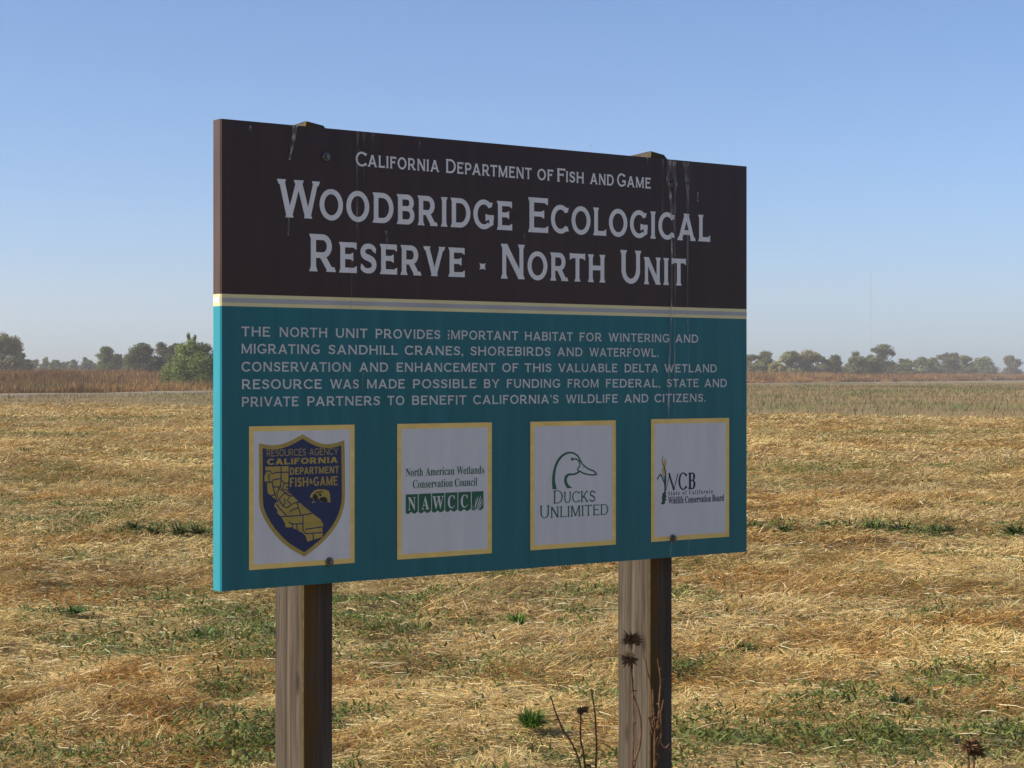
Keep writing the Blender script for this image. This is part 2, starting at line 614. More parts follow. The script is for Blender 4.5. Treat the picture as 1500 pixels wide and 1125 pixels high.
class Lettering:
    def __init__(self): self.V, self.F = [], []

    def word(self, text, xa, xb, z0, z1, W=.17, B=.15, s=.05, gap=.13):
        """a word between places xa..xb, baseline z0, cap line z1 (board metres)"""
        x, items = 0.0, []
        for i, ch in enumerate(text):
            v, f, lo, hi = cached_glyph(ch, W, B, s)
            g = gap * (0.55 if (i and (text[i - 1] + ch) in ('AT', 'TA', 'VA', 'AV', 'WA', 'LT', 'LV', 'PA', 'RV', 'RT', 'KA', 'AC')) else 1.0)
            if i: x += g
            items.append((v, f, x - lo)); x += hi - lo
        sx, sz = (xb - xa) / x, z1 - z0
        for v, f, ox in items:
            n = len(self.V)
            self.V += [(xa + (q[0] + ox) * sx, z0 + q[1] * sz) for q in v]
            self.F += [tuple(n + k for k in t) for t in f]

    def type(self, text, xa, xb, z0, z1, spacing=1.0, bold=0.0, cap='H'):
        """set with the built-in typeface (serif faces are its mathematical alphabets)"""
        global _txt
        cu = bpy.data.curves.new('type', 'FONT')
        cu.body = text; cu.space_character = spacing; cu.resolution_u = 3; cu.offset = bold
        o = bpy.data.objects.new('type', cu); COL.objects.link(o)
        bpy.context.view_layer.update()
        dg = bpy.context.evaluated_depsgraph_get()
        oe = o.evaluated_get(dg); me = oe.to_mesh()
        v = [tuple(q.co[:2]) for q in me.vertices]; f = [tuple(p.vertices) for p in me.polygons]
        oe.to_mesh_clear()
        bpy.data.objects.remove(o); bpy.data.curves.remove(cu)
        lo, hi = min(q[0] for q in v), max(q[0] for q in v)
        sx, sz = (xb - xa) / (hi - lo), (z1 - z0) / 0.69
        n = len(self.V)
        self.V += [(xa + (q[0] - lo) * sx, z0 + q[1] * sz) for q in v]
        self.F += [tuple(n + k for k in t) for t in f]

    def poly(self, polys):
        v, f = union(polys)
        n = len(self.V)
        self.V += v; self.F += [tuple(n + k for k in t) for t in f]

    def build(self, name, y, m, parent):
        fs = []
        for f in self.F:
            a, b, c = (self.V[i] for i in f[:3])
            cr = (b[0] - a[0]) * (c[1] - a[1]) - (b[1] - a[1]) * (c[0] - a[0])
            fs.append(f if cr > 0 else f[::-1])
        return link(name, mesh_py(name, [(a, y, b) for a, b in self.V], fs), m, parent)


def serif(t):
    o = ''
    for c in t:
        if 'A' <= c <= 'Z': o += chr(0x1D400 + ord(c) - 65)
        elif 'a' <= c <= 'z': o += chr(0x1D41A + ord(c) - 97)
        else: o += c
    return o


# ---- the board itself
ZS0 = b2(323, 448.0)[1]; ZS1 = b2(323, 430.3)[1]      # stripe bottom / top


def build_board():
    bm = bmesh.new()
    xa, xb = -S0, S0
    c = 0.004
    # outline in plan with a small chamfer, cut in height at the stripe
    plan = [(xa + c, 0), (xb - c, 0), (xb, c), (xb, TH - c), (xb - c, TH), (xa + c, TH), (xa, TH - c), (xa, c)]
    zs = [Z0, ZS0, ZS1, Z1]
    ring = [[bm.verts.new((x, y, z)) for x, y in plan] for z in zs]
    n = len(plan)
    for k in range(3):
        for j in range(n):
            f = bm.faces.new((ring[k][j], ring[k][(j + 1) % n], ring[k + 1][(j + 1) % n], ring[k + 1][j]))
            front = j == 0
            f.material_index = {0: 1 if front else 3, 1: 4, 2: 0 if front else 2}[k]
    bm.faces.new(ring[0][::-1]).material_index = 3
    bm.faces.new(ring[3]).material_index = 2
    me = bm_mesh('board', bm)
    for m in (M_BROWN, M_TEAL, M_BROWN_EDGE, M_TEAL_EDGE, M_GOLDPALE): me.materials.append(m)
    return link('board', me, None, SIGN)


BOARD = build_board()


def rect(x0, x1, z0, z1): return [(x0, z0), (x1, z0), (x1, z1), (x0, z1)]


# stripe: two gold bands with a white band between
h = (ZS1 - ZS0)
flat('stripe', [rect(-S0 + .004, S0 - .004, ZS0 + h * .31, ZS1 - h * .31)], -0.0006, M_STRIPE, BOARD)
bm = bmesh.new()
vs = [bm.verts.new(p) for p in ((-S0 - .0006, TH - .006, ZS0 + h * .3), (-S0 - .0006, .005, ZS0 + h * .3), (-S0 - .0006, .005, ZS1 - h * .25), (-S0 - .0006, TH - .006, ZS1 - h * .25))]
bm.faces.new(vs)
link('edge_stripe', bm_mesh('edge_stripe', bm), M_WHITE, BOARD)


def line(let, y_top, y_base, x_ref, words, W, B, s, gap):
    z1, z0 = b2(x_ref, y_top)[1], b2(x_ref, y_base)[1]
    for t, xa, xb in words:
        let.word(t, b2(xa, 0)[0], b2(xb, 0)[0], z0, z1, W, B, s, gap)


dep = Lettering()
ga = dict(W=.185, B=.16, s=.05, gap=.14)
line(dep, 222.2, 243.4, 527, [('C', 520.9, 537.3), ('D', 652.9, 667.4), ('F', 815.7, 827.8), ('G', 903.9, 916.6)], .165, .14, .04, .14)
line(dep, 226.6, 244.2, 540, [('ALIFORNIA', 538.5, 643.2), ('EPARTMENT', 669.3, 778.5), ('OF', 787, 810.2), ('ISH', 828.8, 855.2), ('AND', 864, 898.8), ('AME', 918.2, 953)], .185, .155, .04, .16)
dep.build('department_lettering', -0.0006, M_WHITE, BOARD)

ttl = Lettering()
line(ttl, 262.2, 317.8, 412, [('W', 405.5, 468.5)], .178, .155, .055, .1)
line(ttl, 277.6, 322.6, 487, [('OODBRIDGE', 468, 750.1)], .20, .168, .055, .145)
line(ttl, 288.8, 339.9, 775, [('E', 773.4, 802.9)], .17, .14, .05, .1)
line(ttl, 277.6, 322.6, 487, [('COLOGICAL', 806.9, 1040.1)], .20, .168, .055, .145)
ttl.build('title_lettering', -0.0006, M_WHITE, BOARD)
ttl = Lettering()
line(ttl, 342.4, 397.2, 455, [('R', 452.8, 491.9), ('N', 733.5, 768.5), ('U', 908.2, 939.1)], .178, .155, .055, .1)
line(ttl, 354.3, 399.1, 497, [('ESERVE', 496.4, 680.7), ('ORTH', 772.6, 886.5), ('NIT', 943, 1004.6)], .20, .168, .055, .145)
(xa, za), (xb, zb) = b2(702, 395.3), b2(711.4, 385.2)
dx, dz = (xb - xa), (zb - za)
ttl.poly([[(xa, za), (xa + dx * .25, za + dz * .14), (xa + dx * .75, za + dz * .14), (xb, za), (xb - dx * .12, za + dz * .3), (xb - dx * .12, za + dz * .7), (xb, zb),
           (xa + dx * .75, zb - dz * .14), (xa + dx * .25, zb - dz * .14), (xa, zb), (xa + dx * .12, za + dz * .7), (xa + dx * .12, za + dz * .3)]])
ttl.build('title_lettering', -0.0006, M_WHITE, BOARD)

for yt, yb, ws in (
        (478.3, 492.6, [('THE', 353.7, 395.5), ('NORTH', 409.2, 479.2), ('UNIT', 491.7, 538), ('PROVIDES', 550, 644.5), ('IMPORTANT', 655.8, 758.7), ('HABITAT', 768.7, 838.8), ('FOR', 848.8, 881.3), ('WINTERING', 891.2, 980.3), ('AND', 989.2, 1022.5)]),
        (503.5, 517.8, [('MIGRATING', 353.7, 468.3), ('SANDHILL', 481.3, 582.5), ('CRANES,', 592.8, 678.3), ('SHOREBIRDS', 689.2, 806.2), ('AND', 816.3, 853), ('WATERFOWL.', 863, 964.2)]),
        (530.0, 544.2, [('CONSERVATION', 353.7, 513.8), ('AND', 526.3, 568.3), ('ENHANCEMENT', 580.8, 725.5), ('OF', 735.5, 759.2), ('THIS', 768.3, 807.5), ('VALUABLE', 817.5, 904.2), ('DELTA', 914.7, 963.8), ('WETLAND', 973, 1049.7)]),
        (555.7, 569.9, [('RESOURCE', 354.2, 471.2), ('WAS', 483.3, 525.3), ('MADE', 537.5, 592.8), ('POSSIBLE', 604.7, 697.5), ('BY', 708.7, 731.2), ('FUNDING', 742.2, 820.5), ('FROM', 831.2, 876.7), ('FEDERAL,', 887.2, 966.7), ('STATE', 976.7, 1023), ('AND', 1031.7, 1064.5)]),
        (581.4, 595.7, [('PRIVATE', 354.2, 437), ('PARTNERS', 450, 556.3), ('TO', 567.5, 592), ('BENEFIT', 603.3, 682.8), ("CALIFORNIA'S", 693, 817.8), ('WILDLIFE', 828.7, 904.7), ('AND', 914.5, 949.5), ('CITIZENS.', 958.7, 1033.3)])):
    txt = Lettering()
    line(txt, yt, yb, 358, ws, .165, .15, .022, .19)
    txt.build('description_lettering', -0.0006, M_BODYTXT, BOARD)


# flakes missing from one letter of the description
flat('flaked_paint', [P2([(655, 485.6), (661, 486.4), (661.4, 488.8), (655, 488)]), P2([(657.4, 488), (661, 488.6), (661, 492), (658, 491)]), P2([(655, 492.4), (660, 493.4), (660, 495), (655, 494.2)])], -0.0009, M_TEAL, BOARD)


# ---- logo panels
def panel(xl, xr, ytl, ybl, ytr, ybr, ixl, label):
    z1 = (b2(xl, ytl)[1] + b2(xr, ytr)[1]) / 2
    z0 = (b2(xl, ybl)[1] + b2(xr, ybr)[1]) / 2
    a, b = b2(xl, 0)[0], b2(xr, 0)[0]
    bw = b2(ixl, 0)[0] - a
    o = flat('logo_panel', [rect(a + bw, b - bw, z0 + bw, z1 - bw)], -0.0012, M_PANELW, SIGN)
    o['label'] = label
    v, f = union([rect(a, b, z0, z1)])
    flat('gold_border', [rect(a, b, z1 - bw, z1), rect(a, b, z0, z0 + bw), rect(a, a + bw, z0, z1), rect(b - bw, b, z0, z1)], -0.0012, M_GOLD, o)
    return o


LP1 = panel(364.5, 519, 624.6, 835.2, 621.9, 824.5, 371.2, 'white gold-bordered panel with a blue shield badge')
LP2 = panel(581.6, 720.1, 620.9, 819.8, 618.7, 810.5, 588, 'white gold-bordered panel with green wetlands council emblem')
LP3 = panel(776.5, 901.7, 617.8, 806.4, 615.6, 797.5, 782.2, 'white gold-bordered panel with a green duck head outline')
LP4 = panel(953.4, 1067.7, 614.1, 794.2, 612, 785.9, 958.7, 'white gold-bordered panel with a cattail and blue initials')

# shield badge
sc = lambda p: (350 + p[0] / 5.111, 620 + p[1] / 5.111)
top = smooth_pts([(148, 150), (220, 163), (300, 160), (385, 132), (475, 82)], 4)[:-1] + smooth_pts([(475, 82), (560, 132), (640, 156), (720, 148), (787, 127)], 4)
side = smooth_pts([(787, 127), (791, 340), (792, 540), (780, 640), (742, 738), (680, 830), (600, 912), (487, 1000)], 4)[1:-1] + smooth_pts([(487, 1000), (370, 930), (290, 858), (222, 772), (172, 680), (151, 590), (149, 360), (148, 150)], 4)[:-1]
outer = P2([sc(p) for p in top + side])


def inset(poly, dd):
    if area2(poly) < 0: poly = poly[::-1]
    n, out = len(poly), []
    for i in range(n):
        a, b, c = Vector(poly[i - 1]), Vector(poly[i]), Vector(poly[(i + 1) % n])
        e1, e2 = (b - a).normalized(), (c - b).normalized()
        n1, n2 = Vector((-e1.y, e1.x)), Vector((-e2.y, e2.x))
        m = (n1 + n2)
        m = m / max(m.dot(n1), .35)
        out.append(tuple(b + m * dd))
    return out


inner = inset(outer, 0.0105)
SH = flat('shield', [outer], -0.0017, M_OLDGOLD, LP1)
flat('shield_field', [inner], -0.0021, M_NAVY, LP1)
st = Lettering()
for yt, yb, xr, ws, W, B, gp in ((658.6, 668.8, 391, [('RESOURCES', 390.2, 447.6), ('AGENCY', 452.6, 494.8)], .12, .12, .14),
                                 (672.0, 681.0, 393, [('CALIFORNIA', 390.5, 494)], .27, .22, .12),
                                 (684.9, 695.3, 426, [('DEPARTMENT', 424, 495.8)], .24, .17, .16),
                                 (699.8, 713.2, 426, [('FISH', 424, 450.8), ('GAME', 458.5, 494)], .24, .15, .16)):
    line(st, yt, yb, xr, ws, W, B, 0, gp)
z0, z1 = b2(453, 708.5)[1], b2(453, 701.2)[1]
st.type('&', b2(452.2, 0)[0], b2(457.6, 0)[0], z0, z1, bold=0.02)
st.build('shield_lettering', -0.0025, M_OLDGOLD, LP1)
cal = P2([(388, 683.6), (411, 683.2), (422.2, 682.6), (421.6, 700), (421.2, 719.5), (437.9, 735.9), (457.1, 751.9), (468.9, 760.9), (473.3, 768.9), (471.4, 774), (472, 780), (471.5, 786.5),
          (449.7, 793.3), (447.5, 786), (443.3, 780.7), (438.5, 778.5), (434.7, 775.3), (430, 774.6), (427.3, 771.5), (424.2, 772.4), (417.7, 772.1), (416.6, 765.7), (411.8, 757.7), (405.9, 751.9), (405.4, 746.5), (401.1, 741.2), (402.2, 736.9),
          (407, 734.8), (405, 732.5), (399, 728.4), (391.2, 721.5), (390.4, 707.5), (386.7, 704), (386.9, 698), (389, 692), (388, 687)])
flat('state_map', [cal], -0.0025, M_OLDGOLD, LP1)
cl = []
for p in ([(388, 690.5), (395, 689.5), (398, 694), (403, 692), (422, 691.5)], [(411, 683.4), (411, 703), (410, 712), (408, 716)], [(393, 694), (393.4, 706.4)], [(387, 706.6), (398, 706), (399, 703), (411, 700.8)],
          [(398, 706), (399.5, 714), (401.5, 722), (405, 732)], [(411, 703), (416, 708), (422, 707.6)], [(399, 713), (411, 713.6)], [(408, 716), (404.5, 723), (408, 731), (416, 722), (423, 722)],
          [(416, 708), (412.5, 716), (421, 718.6)], [(408, 716), (414, 719), (420, 725), (428, 727)], [(407, 731), (411, 737), (414, 741), (419, 744), (428, 738), (434, 735.4), (438, 736)],
          [(404, 738), (409, 745), (414, 750), (419, 754.6)], [(414, 741), (417, 736), (416, 730)], [(434, 735.4), (437, 745), (440, 755)], [(424, 749.6), (429, 746), (436, 744)], [(411, 756.6), (425, 756), (440, 754.8), (457, 752)],
          [(443, 755), (443, 776)], [(422, 764.5), (426, 767), (434, 767.5), (443, 766.8)], [(428, 767), (427.5, 772)], [(433.4, 767.6), (435, 775)], [(443, 776), (446.5, 781.6), (471.5, 780)], [(446, 775.4), (472, 771.6)], [(458, 781.4), (458.2, 790.5)],
          [(403, 724.5), (396, 726)], [(418, 712), (421, 714.5)], [(424, 727), (420, 733), (425, 738)]):
    cl += stroke_quads(P2(p), 0.0032)
flat('county_lines', cl, -0.0029, M_NAVY, LP1)
s10 = lambda p: (370 + p[0] / 10, 630 + p[1] / 10)
bear = P2([s10(p) for p in ((832, 978), (846, 940), (878, 905), (905, 880), (960, 866), (1060, 870), (1108, 893), (1128, 945), (1134, 1058), (1094, 1056), (1078, 1005), (1030, 1012), (1022, 1056), (985, 1052), (975, 1008), (935, 1010), (925, 1052), (892, 1060), (862, 1072), (868, 1052), (890, 1035), (884, 1000), (858, 992))])
BE = flat('bear', [bear], -0.0025, M_OLDGOLD, LP1)
dk = [P2([s10(p) for p in q]) for q in (((880, 945), (915, 930), (940, 960), (960, 1000), (935, 1010), (925, 1045), (895, 1052), (892, 1010), (870, 985)), ((985, 985), (1030, 975), (1075, 985), (1085, 1010), (1092, 1048), (1060, 1052), (1020, 1050), (985, 1045), (975, 1010)),
                                        ((900, 910), (1000, 895), (1045, 905), (1000, 912), (930, 922)), ((950, 935), (985, 925), (1010, 955), (985, 970)))]
flat('bear_shading', dk, -0.0029, M_BLACK, LP1)

# wetlands council emblem
q2 = lambda p: (580 + p[0] / 10.714, 670 + p[1] / 10.714)
nl = Lettering()
z0, z1 = b2(*q2((160, 298)))[1], b2(*q2((160, 170)))[1]
for t, xa, xb in (('North', 150, 418), ('American', 462, 913), ('Wetlands', 950, 1380)):
    nl.type(serif(t), b2(*q2((xa, 0)))[0], b2(*q2((xb, 0)))[0], z0, z1)
z0, z1 = b2(*q2((285, 483)))[1], b2(*q2((285, 356)))[1]
for t, xa, xb in (('Conservation', 260, 885), ('Council', 918, 1270)):
    nl.type(serif(t), b2(*q2((xa, 0)))[0], b2(*q2((xb, 0)))[0], z0, z1)
nl.build('council_lettering', -0.0017, M_GREEN, LP2)
z1 = b2(*q2((148, 582)))[1]; z0 = b2(*q2((148, 872)))[1]
cells, edges = [], [148, 352, 561, 768, 973, 1184, 1382]
for i in range(6):
    a, b = b2(*q2((edges[i], 0)))[0], b2(*q2((edges[i + 1] - 13, 0)))[0]
    n = 24
    bot = [(a + (b - a) * k / n, z0 - 0.006 * abs(math.sin(math.pi * (0.15 + 1.9 * k / n))) + 0.003) for k in range(n + 1)]
    cells.append(bot + [(b, z1), (a, z1)])
blk = flat('emblem_block', cells, -0.0017, M_GREEN, LP2)
wl = Lettering()
zb, zt = b2(*q2((250, 826)))[1], b2(*q2((250, 622)))[1]
for t, xa, xb in (('N', 185, 303), ('A', 398, 512), ('W', 568, 742), ('C', 808, 918), ('C', 1012, 1118)):
    wl.type(serif(t), b2(*q2((xa, 0)))[0], b2(*q2((xb, 0)))[0], zb, zt)
gr = []
for p, wv in (([(1235, 830), (1240, 720), (1265, 620)], 9), ([(1225, 830), (1255, 730), (1290, 600)], 12), ([(1265, 800), (1300, 680), (1330, 600)], 14), ([(1262, 835), (1310, 730), (1352, 640)], 16), ([(1285, 830), (1330, 750), (1362, 690)], 12), ([(1200, 830), (1205, 780), (1195, 740)], 6)):
    pp = smooth_pts(p, 5)
    gr += stroke_quads(P2([q2(q) for q in pp]), [wv / 10.714 * .0022 * (1 - abs(2 * k / (len(pp) - 1) - 1) ** 2 * .9) for k in range(len(pp))])
wl.poly(gr)
wl.build('emblem_lettering', -0.0021, M_PANELW, LP2)

# duck head outline
q3 = lambda p: (780 + p[0] / 9.375, 650 + p[1] / 9.375)
PX = 0.00245   # board metres per photo pixel, about here
D3 = lambda pts: P2([q3(p) for p in pts])
neck = smooth_pts([(270, 625), (265, 480), (285, 350), (330, 230), (400, 150), (480, 112), (560, 118), (620, 155), (655, 215), (668, 262)], 5) + smooth_pts([(650, 250), (612, 180), (555, 141), (490, 137), (420, 172), (360, 245), (322, 340), (305, 480), (314, 560), (332, 625)], 5)
throat = smooth_pts([(632, 378), (560, 408), (490, 408), (440, 450), (431, 520), (450, 575), (475, 612)], 5) + [(548, 606)] + smooth_pts([(520, 592), (485, 555), (468, 505), (477, 460), (505, 436), (575, 430), (645, 395)], 5)
dk = [D3(neck), D3(throat)]
for p, wv in (([(656, 235), (690, 288), (760, 343), (835, 375), (878, 416)], 17), ([(880, 420), (830, 428), (770, 424), (700, 406), (650, 380), (622, 372)], 17), ([(548, 208), (598, 213), (638, 246), (646, 300), (622, 340), (618, 362), (640, 388)], 17)):
    dk += stroke_quads(D3(smooth_pts(p, 6)), wv / 9.375 * PX)
dk.append(D3([(541 + 19 * math.cos(a), 212 + 21 * math.sin(a)) for a in np.linspace(0, 2 * math.pi, 20)[:-1]]))
dk.append(D3([(692 + 8 * math.cos(a), 326 + 6 * math.sin(a)) for a in np.linspace(0, 2 * math.pi, 12)[:-1]]))
flat('duck_outline', dk, -0.0017, M_GREEN, LP3)
dl = Lettering()
kw = dict(W=.125, B=.065, s=.055, gap=.13)
X3 = lambda x: b2(*q3((x, 0)))[0]
z0, z1 = b2(*q3((290, 822)))[1], b2(*q3((290, 642)))[1]
dl.word('D', X3(283), X3(412), z0, z1, .13, .06, .06)
dl.word('UCKS', X3(425), X3(857), z0, z0 + (z1 - z0) * .86, .14, .075, .06, .12)
z0, z1 = b2(*q3((100, 1026)))[1], b2(*q3((100, 850)))[1]
dl.word('U', X3(95), X3(230), z0, z1, .13, .06, .06)
dl.word('NLIMITED', X3(245), X3(1037), z0, z0 + (z1 - z0) * .86, .14, .075, .06, .13)
dl.build('duck_lettering', -0.0017, M_GREEN, LP3)

# cattail and initials
q4 = lambda p: (950 + p[0] / 10.227, 650 + p[1] / 10.227)
D4 = lambda pts: P2([q4(p) for p in pts])
X4 = lambda x: b2(*q4((x, 0)))[0]
PX4 = 0.0027
pl = []
pp = smooth_pts([(213, 178), (200, 240), (210, 300), (235, 360), (247, 430), (250, 560), (245, 640), (238, 740)], 5)
pl += stroke_quads(D4(pp), [(.5 + 1.5 * min(1, k / 20)) * PX4 for k in range(len(pp))])
pl += stroke_quads(D4(smooth_pts([(122, 536), (150, 490), (176, 462), (205, 520), (232, 590), (240, 660)], 5)), 1.6 * PX4)
pl += stroke_quads(D4([(222, 470), (238, 560), (242, 640)]), 1.0 * PX4)
pl.append(D4([(208, 735), (262, 725), (252, 770), (266, 790), (246, 815), (264, 838), (244, 862), (238, 906), (190, 910), (184, 890), (200, 860), (196, 800)]))
flat('cattail_plant', pl, -0.0017, mat('dark_green_ink', (0.02, 0.06, 0.04), .4, .3), LP4)
flat('cattail_spikes', [D4([(cx + 16 * math.cos(a) + (cy0 - cy) * 0, cy + ry * math.sin(a)) for a in np.linspace(0, 2 * math.pi, 20)[:-1]]) for cx, cy, ry, cy0 in ((244, 285, 62, 0), (212, 408, 62, 0))], -0.0021, M_YEL, LP4)
il = Lettering()
sw = []
for p, wv in (([(252, 705), (285, 570), (312, 446)], .9), ([(302, 440), (335, 560), (378, 698)], 2.6), ([(370, 698), (405, 570), (437, 440)], 1.1)):
    sw += stroke_quads(D4(p), wv * PX4)
il.poly(sw)
zc0, zc1 = b2(*q4((500, 690)))[1], b2(*q4((500, 432)))[1]
il.word('C', X4(443), X4(572), zc0, zc1, .2, .07, .04)
zc0, zc1 = b2(*q4((610, 682)))[1], b2(*q4((610, 432)))[1]
il.word('B', X4(592), X4(698), zc0, zc1, .24, .08, .06)
z0, z1 = b2(*q4((300, 774)))[1], b2(*q4((300, 708)))[1]
il.type(serif('State of California'), X4(290), X4(956), z0, z1, spacing=1.45)
z0, z1 = b2(*q4((300, 900)))[1], b2(*q4((300, 796)))[1]
for t, xa, xb in (('Wildlife', 288, 522), ('Conservation', 542, 930), ('Board', 948, 1126)):
    il.type(serif(t), X4(xa), X4(xb), z0, z1, bold=0.006)
il.build('initials_lettering', -0.0017, M_DKNAVY, LP4)

# bird droppings and run-off stains on the face
M_STAIN = mat('dried_droppings', (0.5, 0.49, 0.46), 0.9, 0.05)
b = M_STAIN.node_tree.nodes['Principled BSDF']
f = noise_tex(M_STAIN, 24, 6, 0.7, (6, 6, 0.9))
at = N(M_STAIN, 'ShaderNodeAttribute', attribute_name='tint')
mm = N(M_STAIN, 'ShaderNodeMath', operation='MULTIPLY')
sep = N(M_STAIN, 'ShaderNodeSeparateColor')
L(M_STAIN, at.outputs['Color'], sep.inputs[0])
L(M_STAIN, ramp(M_STAIN, f, [(0.36, (0.1, 0.1, 0.1)), (0.62, (1, 1, 1))]), mm.inputs[0])
L(M_STAIN, sep.outputs[0], mm.inputs[1])
L(M_STAIN, mm.outputs[0], b.inputs['Alpha'])
SV, SF, SCc = [], [], []
for pts, w0, w1, al in (([(431, 183), (429.5, 200), (425, 225), (423, 236)], 7, 2.5, .45), ([(523, 193), (522, 240), (522, 330), (524, 345), (515, 375), (514, 440), (514, 500)], 3, 1.4, .2), ([(532, 194), (532, 240), (531, 300)], 3, 1.2, .16),
                        ([(546, 196), (545, 210)], 5, 2, .25), ([(614, 208), (613, 216)], 1.5, 1, .5), ([(366, 184), (365, 195)], 3.4, 4, .42), ([(422, 318), (421.5, 345)], 1.6, 2.4, .5), ([(564, 338), (565.5, 350), (566, 366)], 4, 2, .28),
                        ([(767, 342), (767, 362)], 1.2, 1, .4), ([(922, 500), (924, 545), (924, 580)], 1.2, 1.4, .42), ([(864, 212), (864, 222)], 2, 1, .2), ([(947, 229), (947, 238)], 2.4, 1.5, .5),
                        ([(970, 232), (969, 300), (970, 420)], 2.5, 1.5, .14), ([(980, 234), (977, 262), (979, 272), (982, 300), (983, 345), (982, 450), (979, 540), (978, 612)], 5.5, 3.2, .42), ([(987, 236), (988, 268), (987, 330), (988, 440), (987, 500), (988, 612)], 5, 2, .3),
                        ([(984, 235), (983, 262)], 13, 7, .22), ([(1003, 238), (1005, 262), (1006, 290), (1006, 420), (1007, 520), (1007, 612)], 11, 1.4, .24), ([(1021, 281), (1021, 296)], 1.0, 3.2, .6), ([(983, 792), (981, 806), (980, 815)], 3, 2, .35), ([(1008, 786), (1007, 812)], 4, 3, .16),
                        ([(531, 545), (530, 565), (532, 600)], 1.6, 1.2, .25), ([(511, 620), (511, 840)], 1.5, 1.5, .1)):
    p = smooth_pts([b2(*q) for q in pts], 6)
    ws = [(w0 + (w1 - w0) * min(1, 1.6 * k / (len(p) - 1))) * 0.0024 * (1 + .3 * math.sin(k * 2.1)) for k in range(len(p))]
    SV, SF, SCc = [], [], []
    n = 0
    for k, q in enumerate(p):
        fade = (0.6 + 0.4 * math.sin(k * 1.3 + n)) * (1.0 if k < len(p) - 2 else .5)
        SV += [(q[0] - ws[k] / 2, -0.0036 - len(BOARD.children) * 1e-5, q[1]), (q[0] + ws[k] / 2, -0.0036 - len(BOARD.children) * 1e-5, q[1])]
        SCc += [al * fade * 1.6] * 2
    for k in range(len(p) - 1):
        SF.append((n + 2 * k, n + 2 * k + 2, n + 2 * k + 3, n + 2 * k + 1))
    me = mesh_np('stain', np.array(SV), np.array(SF), np.repeat(np.clip(np.array(SCc), 0, 1)[:, None], 3, 1))
    link('stain', me, M_STAIN, BOARD)


# ---- bolts
def bolt_mesh():
    bm = bmesh.new()
    bmesh.ops.create_cone(bm, cap_ends=True, segments=20, radius1=.0125, radius2=.0105, depth=.004)
    bmesh.ops.translate(bm, verts=bm.verts, vec=(0, 0, .002))
    r = bmesh.ops.create_cone(bm, cap_ends=True, segments=6, radius1=.0075, radius2=.0068, depth=.007)
    bmesh.ops.translate(bm, verts=r['verts'], vec=(0, 0, .0076))
    bmesh.ops.rotate(bm, verts=bm.verts, matrix=Matrix.Rotation(R(90), 3, 'X'), cent=(0, 0, 0))
    return bm_mesh('bolt', bm)


bme = bolt_mesh()
for px, py in ((477, 230), (482, 823), (986, 271), (985, 788.5)):
    s, z = b2(px, py)
    o = link('bolt', bme, M_STEEL, SIGN)
    o.location = (s, -0.0030, z)


